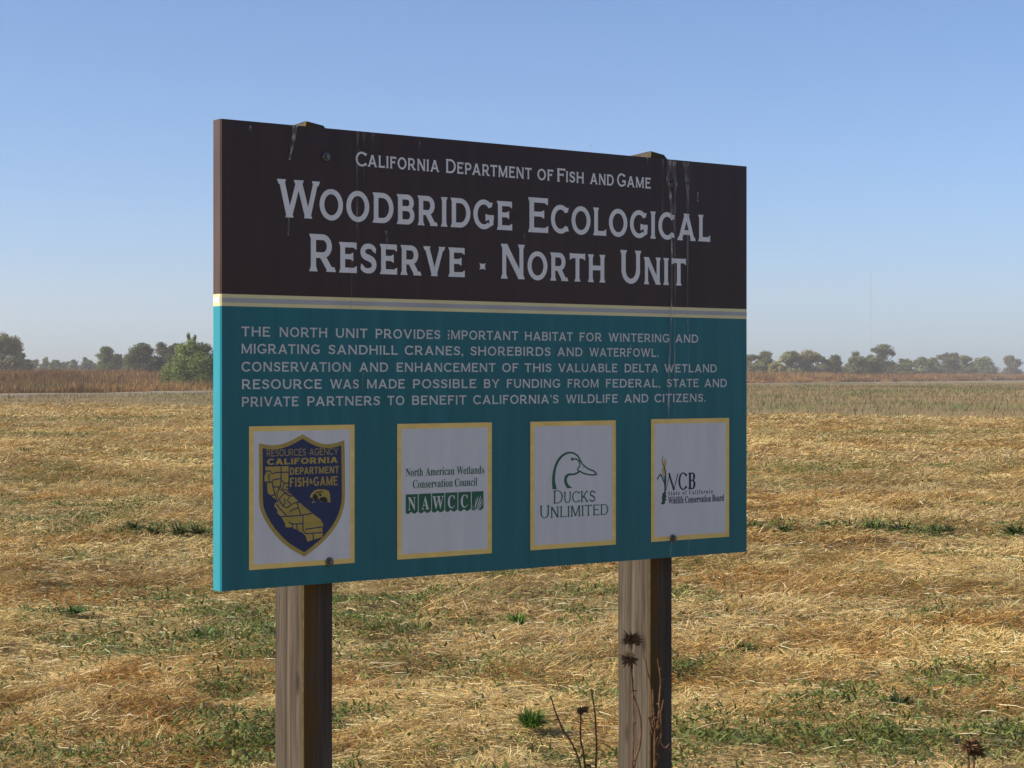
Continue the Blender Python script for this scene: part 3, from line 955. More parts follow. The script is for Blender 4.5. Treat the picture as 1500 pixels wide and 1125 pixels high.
# ---- timber posts
def wood(name, dark, mid, pale, lichen=False):
    m = mat(name, mid, 0.85, 0.12)
    b = m.node_tree.nodes['Principled BSDF']
    f = noise_tex(m, 1.0, 8, 0.65, (60, 60, 1.6), 0.6)
    f2 = noise_tex(m, 1.0, 5, 0.6, (7, 7, 1.1), 1.5)
    base = ramp(m, f, [(0.30, dark), (0.5, mid), (0.70, pale)])
    tone = ramp(m, f2, [(0.3, (0.72, 0.70, 0.68)), (0.7, (1.15, 1.12, 1.08))])
    mu = N(m, 'ShaderNodeMix', data_type='RGBA', blend_type='MULTIPLY')
    mu.inputs[0].default_value = 1.0
    L(m, base, mu.inputs[6]); L(m, tone, mu.inputs[7])
    col = mu.outputs[2]
    # knots
    tc = N(m, 'ShaderNodeTexCoord'); mp = N(m, 'ShaderNodeMapping')
    mp.inputs['Scale'].default_value = (9, 9, 3.3)
    L(m, tc.outputs['Object'], mp.inputs[0])
    vo = N(m, 'ShaderNodeTexVoronoi')
    vo.inputs['Scale'].default_value = 1.0
    L(m, mp.outputs[0], vo.inputs['Vector'])
    kn = ramp(m, vo.outputs['Distance'], [(0.07, (1, 1, 1)), (0.16, (0, 0, 0))])
    mk = N(m, 'ShaderNodeMix', data_type='RGBA')
    L(m, kn, mk.inputs[0]); L(m, col, mk.inputs[6]); mk.inputs[7].default_value = (dark[0] * .7, dark[1] * .55, dark[2] * .45, 1)
    col = mk.outputs[2]
    # long drying cracks along the grain
    fc = noise_tex(m, 1.0, 3, 0.5, (34, 34, 0.9), 0.3)
    ck = ramp(m, fc, [(0.478, (0, 0, 0)), (0.492, (1, 1, 1)), (0.502, (1, 1, 1)), (0.516, (0, 0, 0))])
    gate = ramp(m, noise_tex(m, 1.0, 2, 0.5, (9, 9, 2.2)), [(0.5, (0, 0, 0)), (0.58, (.8, .8, .8))])
    cm = N(m, 'ShaderNodeMix', data_type='RGBA', blend_type='MULTIPLY'); cm.inputs[0].default_value = 1.0
    L(m, ck, cm.inputs[6]); L(m, gate, cm.inputs[7])
    mc = N(m, 'ShaderNodeMix', data_type='RGBA')
    L(m, cm.outputs[2], mc.inputs[0]); L(m, col, mc.inputs[6]); mc.inputs[7].default_value = (dark[0] * .4, dark[1] * .4, dark[2] * .4, 1)
    col = mc.outputs[2]
    if lichen:
        sx = N(m, 'ShaderNodeSeparateXYZ'); L(m, tc.outputs['Object'], sx.inputs[0])
        mr = N(m, 'ShaderNodeMapRange')
        mr.inputs['From Min'].default_value = -0.046; mr.inputs['From Max'].default_value = 0.035
        mr.inputs['To Min'].default_value = 0.32; mr.inputs['To Max'].default_value = -0.14
        L(m, sx.outputs[0], mr.inputs['Value'])
        f3 = noise_tex(m, 1.0, 7, 0.7, (22, 22, 6))
        ad = N(m, 'ShaderNodeMath', operation='ADD'); L(m, f3, ad.inputs[0]); L(m, mr.outputs[0], ad.inputs[1])
        k2 = ramp(m, ad.outputs[0], [(0.48, (0, 0, 0)), (0.72, (1, 1, 1))])
        ml = N(m, 'ShaderNodeMix', data_type='RGBA')
        L(m, k2, ml.inputs[0]); L(m, col, ml.inputs[6]); ml.inputs[7].default_value = (0.10, 0.055, 0.016, 1)
        col = ml.outputs[2]
    L(m, col, b.inputs['Base Color'])
    bp = N(m, 'ShaderNodeBump'); bp.inputs['Strength'].default_value = 0.5; bp.inputs['Distance'].default_value = 0.004
    L(m, f, bp.inputs['Height']); L(m, bp.outputs[0], b.inputs['Normal'])
    return m


M_WOOD = wood('weathered_post', (0.036, 0.027, 0.019), (0.084, 0.066, 0.047), (0.142, 0.116, 0.086))
M_WOODF = wood('lichened_post_face', (0.036, 0.029, 0.024), (0.078, 0.062, 0.050), (0.12, 0.098, 0.08), True)
M_LICHEN = noisy('lichen_edge', (0.12, 0.078, 0.022), (0.20, 0.15, 0.06), 40, 0.95, 0.05)


def post(pxa, pxb, ztop):
    sa, sb = b2(pxa, 0, TH)[0], b2(pxb, 0, TH)[0]
    wd, dp = sb - sa, 0.155
    bm = bmesh.new()
    c = 0.0035
    plan = [(-wd / 2 + c, 0), (wd / 2 - c, 0), (wd / 2, c), (wd / 2, dp - c), (wd / 2 - c, dp), (-wd / 2 + c, dp), (-wd / 2, dp - c), (-wd / 2, c)]
    rings = []
    zs = np.concatenate([np.linspace(-.4, ztop - .055, 26), [ztop - .02, ztop]])
    for k, z in enumerate(zs):
        q = 1.0 if k < 26 else (.86 if k == 26 else .60)
        wob = 0.0012 * math.sin(k * 1.3 + pxa)
        rings.append([bm.verts.new((x * q + wob, dp / 2 + (y - dp / 2) * (q * .5 + .5) + wob, z + (0.006 * math.sin(x * 90 + y * 50) if k >= 26 else 0))) for x, y in plan])
    n = len(plan)
    for k in range(len(zs) - 1):
        for j in range(n):
            f = bm.faces.new((rings[k][j], rings[k][(j + 1) % n], rings[k + 1][(j + 1) % n], rings[k + 1][j]))
            f.material_index = 1 if j in (0, 1) else (2 if j == 7 else 0)
    bm.faces.new(rings[-1])
    me = bm_mesh('post', bm)
    for m in (M_WOOD, M_WOODF, M_LICHEN): me.materials.append(m)
    o = link('post', me, None, SIGN)
    o.location = ((sa + sb) / 2, TH + 0.002, 0)
    return o


post(444, 488, 2.186)
post(952, 985.5, 2.192)


# ------------------------------------------------------------------ blades of grass, straw and weeds
def blades(P, az, el, Ln, Wd, bend, C, roll=None):
    """n curved tapering blades -> vertices (5 each), triangles (3 each), colours"""
    n = len(P)
    ce, se = np.cos(el), np.sin(el)
    d = np.stack([np.cos(az) * ce, np.sin(az) * ce, se], -1)
    sdv = np.stack([-np.sin(az), np.cos(az), np.zeros(n)], -1)
    if roll is not None:
        up = np.cross(d, sdv)
        sdv = sdv * np.cos(roll)[:, None] + up * np.sin(roll)[:, None]
    hw = (Wd / 2)[:, None]
    mid = P + d * (Ln * .55)[:, None]
    tip = P + d * Ln[:, None]
    tip[:, 2] -= bend * Ln
    V = np.empty((n, 5, 3))
    V[:, 0] = P - sdv * hw; V[:, 1] = P + sdv * hw
    V[:, 2] = mid - sdv * hw * .8; V[:, 3] = mid + sdv * hw * .8
    V[:, 4] = tip
    i = (np.arange(n) * 5)[:, None]
    T = np.stack([i + np.array([[0, 1, 3]]), i + np.array([[0, 3, 2]]), i + np.array([[2, 3, 4]])], 1).reshape(-1, 3)
    return V.reshape(-1, 3), T, np.repeat(C, 5, 0)


def join(parts):
    V, T, C, n = [], [], [], 0
    for v, t, c in parts:
        V.append(v); T.append(t + n); C.append(c); n += len(v)
    return np.concatenate(V), np.concatenate(T), np.concatenate(C)


def wedge(n, y0, y1, margin=1.8, k=0.29):
    """random ground points in front of the camera, even over the area, with room at the sides"""
    out = []
    got = 0
    while got < n:
        y = rng.uniform(y0, y1, n)
        keep = rng.random(n) < (k * y + margin) / (k * y1 + margin)
        y = y[keep]
        x = rng.uniform(-1, 1, len(y)) * (k * y + margin)
        out.append(np.stack([x, y], -1)); got += len(y)
    return np.concatenate(out)[:n]


# places with green growth: (view column, view row, half width px, half height px, strength)
GREEN = [(1100, 1100, 130, 26, .9), (1250, 1090, 150, 40, 1.0), (1400, 1085, 130, 40, .8), (1480, 1110, 90, 30, .8), (380, 1112, 60, 14, .9), (20, 1105, 50, 22, .7), (300, 930, 70, 18, .6), (330, 1015, 60, 14, .5), (640, 920, 90, 12, .6),
         (130, 785, 90, 8, .5), (270, 782, 70, 8, .7), (1250, 780, 60, 8, .9), (1340, 782, 60, 8, .8), (1480, 785, 30, 9, .8), (1130, 780, 50, 8, .5), (1085, 955, 50, 12, .7), (1370, 820, 40, 6, .5), (160, 890, 60, 10, .3), (680, 1000, 60, 12, .5), (560, 975, 50, 12, .4),
         (160, 615, 190, 4, .6), (60, 640, 120, 5, .4), (1180, 690, 110, 6, .55), (1420, 690, 90, 7, .4), (1250, 640, 120, 5, .4), (1410, 635, 100, 4, .5), (130, 712, 120, 8, .35), (1010, 990, 40, 10, .5), (520, 1060, 60, 12, .4), (760, 1100, 60, 14, .5), (900, 1040, 60, 14, .4), (840, 925, 40, 8, .5), (1160, 1060, 60, 14, .6), (60, 900, 50, 9, .4), (120, 825, 60, 8, .4)]


def view_px(x, y):
    return 750 + F * x / y, HZ + F * CH / y


def green_at(x, y):
    cx, cy = view_px(x, y)
    g = np.zeros_like(x)
    for (a, b, w_, h_, s_) in GREEN:
        g = np.maximum(g, s_ * np.exp(-(((cx - a) / w_) ** 2 + ((cy - b) / h_) ** 2)))
    nz = fbm(x * 0.9, y * 0.9, 55, 3)
    g = g * (0.35 + 1.1 * sstep(.35, .62, fbm(x * 3.0, y * 3.0, 66, 2)))
    return np.clip(g + 0.55 * sstep(.58, .74, nz) * np.clip(18 / y, .4, 1), 0, 1)


PAL = np.array([(0.75, 0.555, 0.235), (0.65, 0.445, 0.15), (0.43, 0.225, 0.055), (0.37, 0.275, 0.14), (0.86, 0.71, 0.42)])


def straw_colour(x, y, n):
    a = fbm(x * 1.1, y * 1.1, 31, 3); b = fbm(x * .35, y * .5, 41, 2)
    c = fbm(x * 0.12, y * 0.5, 47, 2)
    a2 = fbm(x * 2.6, y * 2.6, 36, 2)
    t = np.clip((a - .5) * 3.2 + (a2 - .5) * 2.0 + .48 + rng.normal(0, .16, n), 0, 1)[:, None]
    u = np.clip((b - .5) * 2.2 + .42 + rng.normal(0, .14, n), 0, 1)[:, None]
    col = PAL[0] * (1 - t) + PAL[2] * t
    col = col * (1 - u * .6) + PAL[3] * u * .6
    k = rng.random(n)
    col = np.where((k < .2)[:, None], PAL[1], col)
    col = np.where((k > .94)[:, None], PAL[4], col)
    col = col * (0.8 + 0.4 * c[:, None]) * rng.uniform(.75, 1.18, (n, 1))
    # duller olive brown growth showing between the swathes
    ol = sstep(.47, .66, fbm(x * .55, y * 1.3, 151, 3)) * .38
    ol = np.where(rng.random(n) < ol, .7, 0.0)[:, None]
    col = col * (1 - ol) + np.array([(.20, .175, .065)]) * ol
    return np.clip(col, 0.01, .85)


def mown_zone(y0, y1, dens, wd, ln, margin, parts, gparts, gs=1.0):
    area = 2 * ((.29 * (y0 + y1) / 2) + margin) * (y1 - y0)
    n = int(area * dens)
    p = wedge(n, y0, y1, margin)
    x, y = p[:, 0], p[:, 1]
    ok = y < field_edge(x) + rng.normal(0, 1.2, n)
    x, y = x[ok], y[ok]; n = len(x)
    # swept hay: direction drifts slowly, thick in tufts and thin between them
    tuft = fbm(x * 2.6, y * 2.6, 77, 3)
    keep = rng.random(n) < .5 + .9 * sstep(.36, .62, tuft)
    x, y, tuft = x[keep], y[keep], tuft[keep]; n = len(x)
    g = green_at(x, y)
    isg = rng.random(n) < g * (.52 + .35 * g + .25 * sstep(14, 30, y)) + .022 + .05 * sstep(.5, .7, fbm(x * .8, y * 1.6, 58, 2))
    sweep = R(-28) + (fbm(x * .6, y * .6, 88, 2) - .5) * 3.4 + (fbm(x * 3.2, y * 3.2, 89, 2) - .5) * 4.5
    a = sweep + rng.normal(0, .8, n) + np.where(rng.random(n) < .25, rng.uniform(0, 6.28, n), 0)
    hump = sstep(.42, .72, tuft)
    e = np.abs(rng.normal(0, .12, n)) + hump * np.abs(rng.normal(.25, .25, n))
    z = gz(x, y) + hump * 0.08 * rng.random(n) + .012 * rng.random(n) + .004
    l = ln * rng.uniform(.45, 1.25, n); wv = wd * rng.uniform(.6, 1.3, n)
    stand = (rng.random(n) < .10 * (1 - hump)) & ~isg
    e = np.where(stand, rng.uniform(.6, 1.3, n), e); l = np.where(stand, l * .45, l)
    C = straw_colour(x, y, n)
    P = np.stack([x, y, z], -1)
    s = (~isg) & (rng.random(n) > g * .45)
    l = np.where(s, l * (1 - .35 * g), l)
    parts.append(blades(P[s], a[s], e[s], l[s], wv[s], rng.uniform(.02, .3, n)[s], C[s], rng.uniform(-1, 1, n)[s]))
    # green leaves: shorter, wider, upright
    q = isg; m_ = int(q.sum())
    gc = np.array([(.125, .165, .04)]) * rng.uniform(.4, 1.35, (m_, 1)) + np.array([(.06, .035, 0)]) * rng.random((m_, 1))
    gparts.append(blades(P[q] + np.array([0, 0, .024]), rng.uniform(0, 6.28, m_), rng.uniform(.0, 1.0, m_), l[q] * gs * rng.uniform(.18, .44, m_), wv[q] * gs * rng.uniform(1.2, 2.4, m_), rng.uniform(.05, .35, m_), gc, rng.uniform(-.6, .6, m_)))


sp, gp = [], []
mown_zone(4.2, 9.5, 9400, .0033, .085, 1.3, sp, gp, 1.6)
mown_zone(9.5, 15, 5600, .0042, .098, 1.6, sp, gp, 1.4)
mown_zone(15, 30, 2300, .007, .12, 2.0, sp, gp, 1.1)
mown_zone(30, 62, 640, .014, .16, 2.5, sp, gp, .95)
mown_zone(62, 115, 230, .028, .22, 3, sp, gp, .7)
# fine chopped thatch matting the soil
for y0_, y1_, dn_, ln_, wd_ in ((4.2, 9.5, 5500, .055, .0032), (9.5, 16, 2600, .07, .005), (16, 30, 700, .10, .010)):
    n = int(dn_ * 2 * (.29 * (y0_ + y1_) / 2 + 1.5) * (y1_ - y0_))
    p = wedge(n, y0_, y1_, 1.5)
    x, y = p[:, 0], p[:, 1]
    C = straw_colour(x, y, n) * .92
    sp.append(blades(np.stack([x, y, gz(x, y) + rng.uniform(.003, .014, n)], -1), rng.uniform(0, 6.28, n), rng.normal(.06, .12, n), ln_ * rng.uniform(.4, 1.3, n), wd_ * rng.uniform(.6, 1.4, n), rng.uniform(0, .2, n), C, rng.uniform(-.8, .8, n)))
# loose pale straws lying on top
n = 7000
p = wedge(n, 5, 20, 1.5)
x, y = p[:, 0], p[:, 1]
C = np.clip(PAL[4] * rng.uniform(.8, 1.2, (n, 1)), 0, .85)
sp.append(blades(np.stack([x, y, gz(x, y) + rng.uniform(.02, .07, n)], -1), R(-35) + rng.normal(0, .6, n), rng.normal(.05, .12, n), rng.uniform(.06, .16, n), rng.uniform(.002, .0038, n), rng.uniform(0, .1, n), C, rng.uniform(-1, 1, n)))
v, t, c = join(sp)
tag(link('mown_straw', mesh_np('mown_straw', v, t, c), M_STRAW), 'golden mown straw lying in swept tufts over the whole field', 'straw', kind='stuff')
v, t, c = join(gp)
tag(link('green_weeds', mesh_np('green_weeds', v, t, c), M_LEAF), 'low green leaves growing in patches through the mown straw', 'weeds', kind='stuff')


# ---- rough uncut strip between the mown field and the dirt road
def rough_strip():
    parts = []
    n = 260000
    p = wedge(n, 58, 420, 6, .30)
    # denser close by
    keep = rng.random(n) < np.clip(110 / p[:, 1], .12, 1)
    x, y = p[keep, 0], p[keep, 1]
    ok = (y > field_edge(x) + rng.normal(0, .5, len(x))) & (beyond(x, y) < -2.3)
    x, y = x[ok], y[ok]; n = len(x)
    g = fbm(x * .22, y * .06, 91, 3)
    cx, cy = view_px(x, y)
    gm = np.zeros(n)
    for (a, b, w_, h_, s_) in ((1135, 600, 36, 5, 1), (1190, 598, 18, 4, .8), (1405, 598, 12, 5, .9), (1283, 602, 12, 3, .7), (1240, 593, 20, 3, .5), (1130, 590, 25, 2, .5), (260, 585, 60, 3, .35), (1440, 575, 40, 3, .5), (1250, 575, 60, 2.5, .4)):
        gm = np.maximum(gm, s_ * np.exp(-(((cx - a) / w_) ** 2 + ((cy - b) / h_) ** 2)))
    base = np.array([(.31, .215, .10)]) * (1 - sstep(.4, .65, g))[:, None] + np.array([(.15, .165, .05)]) * sstep(.4, .65, g)[:, None]
    band = fbm(x * .02, y * .09, 93, 2)
    base = base * (.45 + 1.1 * band[:, None]) * rng.uniform(.75, 1.2, (n, 1))
    isg = rng.random(n) < gm
    base = np.where(isg[:, None], np.array([(.09, .17, .04)]) * rng.uniform(.6, 1.3, (n, 1)), base)
    l = rng.uniform(.12, .34, n) * np.where(x < 0, np.where(beyond(x, y) > -9, 1.25, .7), 1.0) * np.where(isg, 1.1, 1)
    parts.append(blades(np.stack([x, y, gz(x, y)], -1), rng.uniform(0, 6.28, n), rng.uniform(.7, 1.5, n), l, rng.uniform(.012, .04, n) * np.clip(y / 110, .7, 2.4), rng.uniform(0, .3, n), base, rng.uniform(-.5, .5, n)))
    v, t, c = join(parts)
    tag(link('rough_grass', mesh_np('rough_grass', v, t, c), M_WEED), 'greenish brown uncut stubble strip between the straw and the dirt road', 'grass', kind='stuff')


rough_strip()


# ---- tall dry weeds beyond the road
def weed_belt():
    parts = []
    yy = np.concatenate([rng.uniform(120, 330, 90000), rng.uniform(300, 720, 90000), rng.uniform(650, 1150, 70000)])
    bb = np.concatenate([rng.uniform(0, 1, 90000) ** 1.6 * 120 + 4.2, rng.uniform(0, 1, 90000) ** 1.6 * 150 + 4.2, rng.uniform(0, 1, 70000) ** 1.6 * 120 + 4.2])
    x = road_x(yy) - bb / .93
    y = yy
    ok = (np.abs(x) < .31 * y + 8)
    x, y, bb = x[ok], y[ok], bb[ok]; n = len(x)
    a = fbm(x * .12, y * .12, 101, 3); b2_ = fbm(x * .03, y * .03, 111, 2)
    hgt = (0.8 + 1.25 * sstep(.3, .7, a)) * rng.uniform(.75, 1.1, n) * np.where(x > -5, 1.7, 0.80)
    hgt *= np.where(bb < 9, .75, 1)
    t = np.clip((b2_ - .5) * 2.2 + .5 + rng.normal(0, .2, n), 0, 1)[:, None]
    C = np.array([(.24, .13, .046)]) * (1 - t) + np.array([(.32, .20, .08)]) * t
    C = C * np.where(y > 300, 1.0, 1.0)[:, None] * (.22 + 1.5 * fbm(x * .16, y * .16, 117, 3)[:, None]) * rng.uniform(.8, 1.15, (n, 1))
    C = C * np.where((x > -5)[:, None], np.array([(1.02, .90, .72)]), np.array([(.9, .84, .78)]))
    cx, cy = view_px(x, y)
    gm = np.exp(-(((cx - 50) / 45) ** 2 + ((bb - 22) / 9) ** 2)) + .8 * np.exp(-(((cx - 290) / 14) ** 2 + ((bb - 20) / 8) ** 2))
    isg = rng.random(n) < gm * .9
    C = np.where(isg[:, None], np.array([(.13, .17, .05)]) * rng.uniform(.6, 1.2, (n, 1)), C)
    hgt = np.where(isg, hgt * .75, hgt)
    P = np.stack([x, y, gz(x, y) - .05], -1)
    for k in range(3):
        az_ = rng.uniform(0, 6.28, n); e = np.clip(rng.normal(1.25, .2, n), .6, 1.57)
        parts.append(blades(P + np.stack([rng.normal(0, .25, n), rng.normal(0, .25, n), np.zeros(n)], -1), az_, e, hgt * rng.uniform(.45, 1.05, n), rng.uniform(.03, .09, n) * np.clip(y / 220, .8, 2.2), rng.uniform(0, .2, n), C * rng.uniform(.8, 1.2, (n, 1)), rng.uniform(-1.5, 1.5, n)))
    v, t, c = join(parts)
    tag(link('dry_weeds', mesh_np('dry_weeds', v, t, c), M_WEED), 'belt of tall russet dry weeds beyond the dirt road', 'weeds', kind='stuff')


weed_belt()


# ------------------------------------------------------------------ tubes and thistles
def tube(bm, pts, rad, seg=6):
    pts = [Vector(p) for p in pts]
    if not hasattr(rad, '__len__'): rad = [rad] * len(pts)
    rings = []
    for i, p in enumerate(pts):
        d = (pts[min(i + 1, len(pts) - 1)] - pts[max(i - 1, 0)]).normalized()
        u = d.orthogonal().normalized() if i == 0 else (rings_u - d * rings_u.dot(d)).normalized()
        rings_u = u
        v = d.cross(u)
        rings.append([bm.verts.new(p + (u * math.cos(6.2832 * k / seg) + v * math.sin(6.2832 * k / seg)) * rad[i]) for k in range(seg)])
    for i in range(len(pts) - 1):
        for k in range(seg):
            bm.faces.new((rings[i][k], rings[i][(k + 1) % seg], rings[i + 1][(k + 1) % seg], rings[i + 1][k]))
    bm.faces.new(rings[0][::-1]); bm.faces.new(rings[-1])


def spike(bm, p, d, l, r):
    d = d.normalized(); u = d.orthogonal().normalized(); v = d.cross(u)
    b_ = [bm.verts.new(p + (u * math.cos(2.0944 * k) + v * math.sin(2.0944 * k)) * r) for k in range(3)]
    t_ = bm.verts.new(p + d * l)
    for k in range(3): bm.faces.new((b_[k], b_[(k + 1) % 3], t_))


def seed_head(rad, n, droop=.0, down=False, tilt=(0, 0)):
    """dried thistle head: cup with spiny bracts all round, around the origin"""
    bm = bmesh.new()
    r = bmesh.ops.create_icosphere(bm, subdivisions=2, radius=rad * .45)
    for v in r['verts']: v.co.z *= .75; v.co.x *= 1 + .1 * math.sin(v.co.y * 300)
    for k in range(n):
        th = random.uniform(0, 6.283); ph = random.uniform(-.75, 1.0)
        d = Vector((math.cos(th) * math.cos(ph), math.sin(th) * math.cos(ph), math.sin(ph) * .8 - droop))
        spike(bm, d.normalized() * rad * .32, d + Vector((0, 0, random.uniform(-.3, .2))), rad * random.uniform(.45, .9), rad * .11)
    if tilt != (0, 0):
        bmesh.ops.rotate(bm, verts=bm.verts, matrix=Matrix.Rotation(tilt[0], 3, 'X') @ Matrix.Rotation(tilt[1], 3, 'Y'), cent=(0, 0, 0))
    return bm_mesh('flower_head', bm)


def down_tuft(rad, n=70):
    bm = bmesh.new()
    for k in range(n):
        th = random.uniform(0, 6.283); ph = random.uniform(.15, 1.4)
        d = Vector((math.cos(th) * math.cos(ph), math.sin(th) * math.cos(ph), math.sin(ph)))
        spike(bm, Vector((0, 0, rad * .2)), d, rad * random.uniform(.65, .95), rad * .10)
    return bm_mesh('seed_down', bm)


def at(px, py, y): return Vector(((px - 750) / F * y, y, CH - (py - HZ) / F * y))


def thistle(base_px, y, stems, heads, label, rad=.0032, twigs=()):
    """stems: polylines read in the view at depth y (continued down to the soil); heads: (px, py, radius, kind)"""
    bx = (base_px - 750) / F * y
    zg = float(gz(bx, y))
    root = empty('dried_thistle', (bx, y, zg))
    tag(root, label, 'dried weed', 'dead thistles round the sign')
    for st_ in stems:
        bm = bmesh.new()
        pts = [at(px, py, y + dy) - Vector((bx, y, zg)) for px, py, dy in st_]
        last = pts[-1]
        if last.z > .05: pts.append(Vector((last.x * .4, last.y * .4, last.z * .5))); pts.append(Vector((0, 0, -.02)))
        # smooth
        q = []
        for i in range(len(pts) - 1):
            for k in range(4):
                t_ = k / 4
                p0, p1, p2, p3 = pts[max(i - 1, 0)], pts[i], pts[i + 1], pts[min(i + 2, len(pts) - 1)]
                q.append(.5 * ((2 * p1) + (p2 - p0) * t_ + (2 * p0 - 5 * p1 + 4 * p2 - p3) * t_ ** 2 + (3 * p1 - p0 - 3 * p2 + p3) * t_ ** 3))
        q.append(pts[-1])
        q = [p + Vector((random.uniform(-1, 1), random.uniform(-1, 1), 0)) * .0012 for p in q]
        tube(bm, q, [rad * (.65 + .6 * i / len(q)) for i in range(len(q))])
        # dry leaf scraps and nodes along the stem
        for p in q[2:-3]:
            if random.random() < .45:
                d = Vector((random.uniform(-1, 1), random.uniform(-1, 1), random.uniform(-.4, .8)))
                spike(bm, p, d, random.uniform(.008, .024), .0028)
        link('stem', bm_mesh('stem', bm), M_STALK, root)
    for (px, py, r_, kind, dy) in heads:
        o = link('flower_head', seed_head(r_, 110, .25 if kind != 'up' else .0, tilt=(random.uniform(-.3, .3), random.uniform(-.3, .3))), M_HEAD, root)
        o.location = at(px, py, y + dy) - Vector((bx, y, zg))
        if kind == 'down':
            d_ = link('seed_down', down_tuft(r_), M_DOWN, o)
    return root


thistle(930, 5.35, [[(923, 968, 0), (927.4, 1002, 0), (928, 1046, 0), (926.8, 1118, 0)], [(925.4, 940, .03), (925.6, 975, .03), (927.4, 1014, .03), (937.5, 1051, .03), (937.5, 1092, .03), (929, 1124, .03)]],
        [(925.4, 937, .033, 'up', .03), (921, 965, .029, 'down', 0)], 'tall dead thistle with two seed heads, upper dark and lower pale, before the right-hand post')
thistle(958, 5.45, [[(943, 960, 0), (953, 1008, 0), (955, 1054, 0), (959, 1075, 0), (959, 1124, 0)], [(963.5, 965, .02), (968, 997, .02), (966, 1025, .02), (965, 1054, .02), (960, 1078, .02)], [(972, 1025, .0), (968, 1050, 0), (968, 1080, 0), (961, 1105, 0)], [(956, 1010, .01), (957, 1040, .01), (960, 1070, .01)], [(950, 1050, 0), (955, 1072, 0), (960, 1090, 0)], [(985, 1098, 0), (972, 1094, 0), (962, 1085, 0)]],
        [(962, 1066, .012, 'up', 0), (955, 1052, .009, 'up', 0)], 'headless brown weed stalks tangled against the dark face of the right-hand post', .0034)
thistle(862, 5.25, [[(806, 1019.6, 0), (823, 1066, 0), (849, 1115, 0)], [(851, 1046, .02), (851, 1083, .02), (857, 1121, .02)], [(866.7, 1011, .01), (872, 1051, .01), (873, 1121, .01)]],
        [(853.5, 1041, .022, 'up', .02), (862, 1122, .010, 'up', 0)], 'three thin dead thistle stems, only the middle one headed, left of the right-hand post', .0032)
thistle(1426, 5.0, [[(1419, 1102, 0), (1419, 1122, 0)], [(1427, 1102, .02), (1427, 1124, .02)]], [(1421, 1093, .034, 'up', 0), (1430, 1101, .03, 'up', .02)], 'short dark seed heads poking up before the green patch, bottom right', .004)


# ---- green tussocks that stand out singly
def tussock(px, py, wpx, label, col, n=160, wide=1.0, name='grass_tuft', cat='grass tuft', flatn=0.0, group='single green tufts in the straw'):
    x, y = gpt(px, py)
    rad = wpx / F * y / 2
    zz = float(gz(x, y))
    a = rng.uniform(0, 6.28, n)
    rr = rad * .35 * np.sqrt(rng.random(n))
    P = np.stack([np.cos(a) * rr, np.sin(a) * rr, np.full(n, -.005)], -1)
    a2 = a + rng.normal(0, .35, n)
    e = rng.uniform(.25, 1.45, n) * (1 - flatn)
    C = np.array([col]) * np.array([(1.5, 1.3, .8)]) * rng.uniform(.5, 1.4, (n, 1))
    v, t, c = blades(P, a2, e, rad * rng.uniform(.9, 1.5, n), rad * .075 * wide * rng.uniform(.7, 1.4, n), rng.uniform(.05, .4, n), C, rng.uniform(-.4, .4, n))
    o = link(name, mesh_np(name, v, t, c), M_LEAF)
    o.location = (x, y, zz + .04)
    tag(o, label, cat, group)


tussock(778, 1090, 54, 'bright green spiky grass tuft left of the headed thistle stems', (.065, .14, .03), 260)
tussock(757, 917, 42, 'green grass tuft midway between the posts just under the board', (.08, .17, .035), 170)
tussock(825, 917, 30, 'small dull green grass tuft nearest the right-hand post under the board', (.085, .14, .04), 120)
tussock(1318, 1050, 44, 'dark broad-leaved weed standing alone above the lower right green patch', (.035, .055, .022), 70, 3.0, 'broadleaf_weed', 'weed', .2, 'dark broad-leaved weeds')
tussock(1085, 962, 44, 'dark green sprawling weed just right of the right-hand post', (.045, .085, .026), 80, 2.6, 'broadleaf_weed', 'weed', .3, 'dark broad-leaved weeds')
tussock(300, 945, 40, 'loose green leafy weed left of the left-hand post', (.075, .13, .04), 80, 2.0, 'broadleaf_weed', 'weed', .3, 'dark broad-leaved weeds')
tussock(105, 908, 44, 'flat green weed lying in the straw at far left', (.06, .11, .035), 60, 2.2, 'broadleaf_weed', 'weed', .5, 'dark broad-leaved weeds')
for px, py, w_ in ((1215, 783, 34), (1245, 785, 40), (1280, 782, 34), (1325, 784, 40), (1370, 783, 34), (1392, 781, 22), (1487, 786, 40), (1150, 783, 26), (1105, 782, 30)):
    tussock(px, py, w_, 'dark green leafy clump in the weedy row crossing the field right of the board', (.05, .08, .028), 60, 2.4, 'broadleaf_weed', 'weed', .2, 'leafy clumps in the weedy row right of the board')
for px, py, w_ in ((195, 784, 30), (225, 786, 30), (262, 785, 34), (290, 784, 30), (35, 668, 26)):
    tussock(px, py, w_, 'dull green leafy clump in the straw left of the board', (.06, .085, .032), 55, 2.4, 'broadleaf_weed', 'weed', .2, 'leafy clumps left of the board')

# leaning dead stick in the rough strip
x, y = gpt(1410, 602)
bm = bmesh.new()
tube(bm, [(0, 0, -.05), (.25, 0, .16), (.45, .02, .38), (.62, .05, .60)], [.028, .022, .018, .008])
tube(bm, [(.25, 0, .16), (.22, .03, .34)], [.014, .006])
o = link('dead_stick', bm_mesh('dead_stick', bm), M_STALK)
o.location = (x, y, float(gz(x, y)))
tag(o, 'leaning dead stick in the greenish rough strip at right', 'stick')


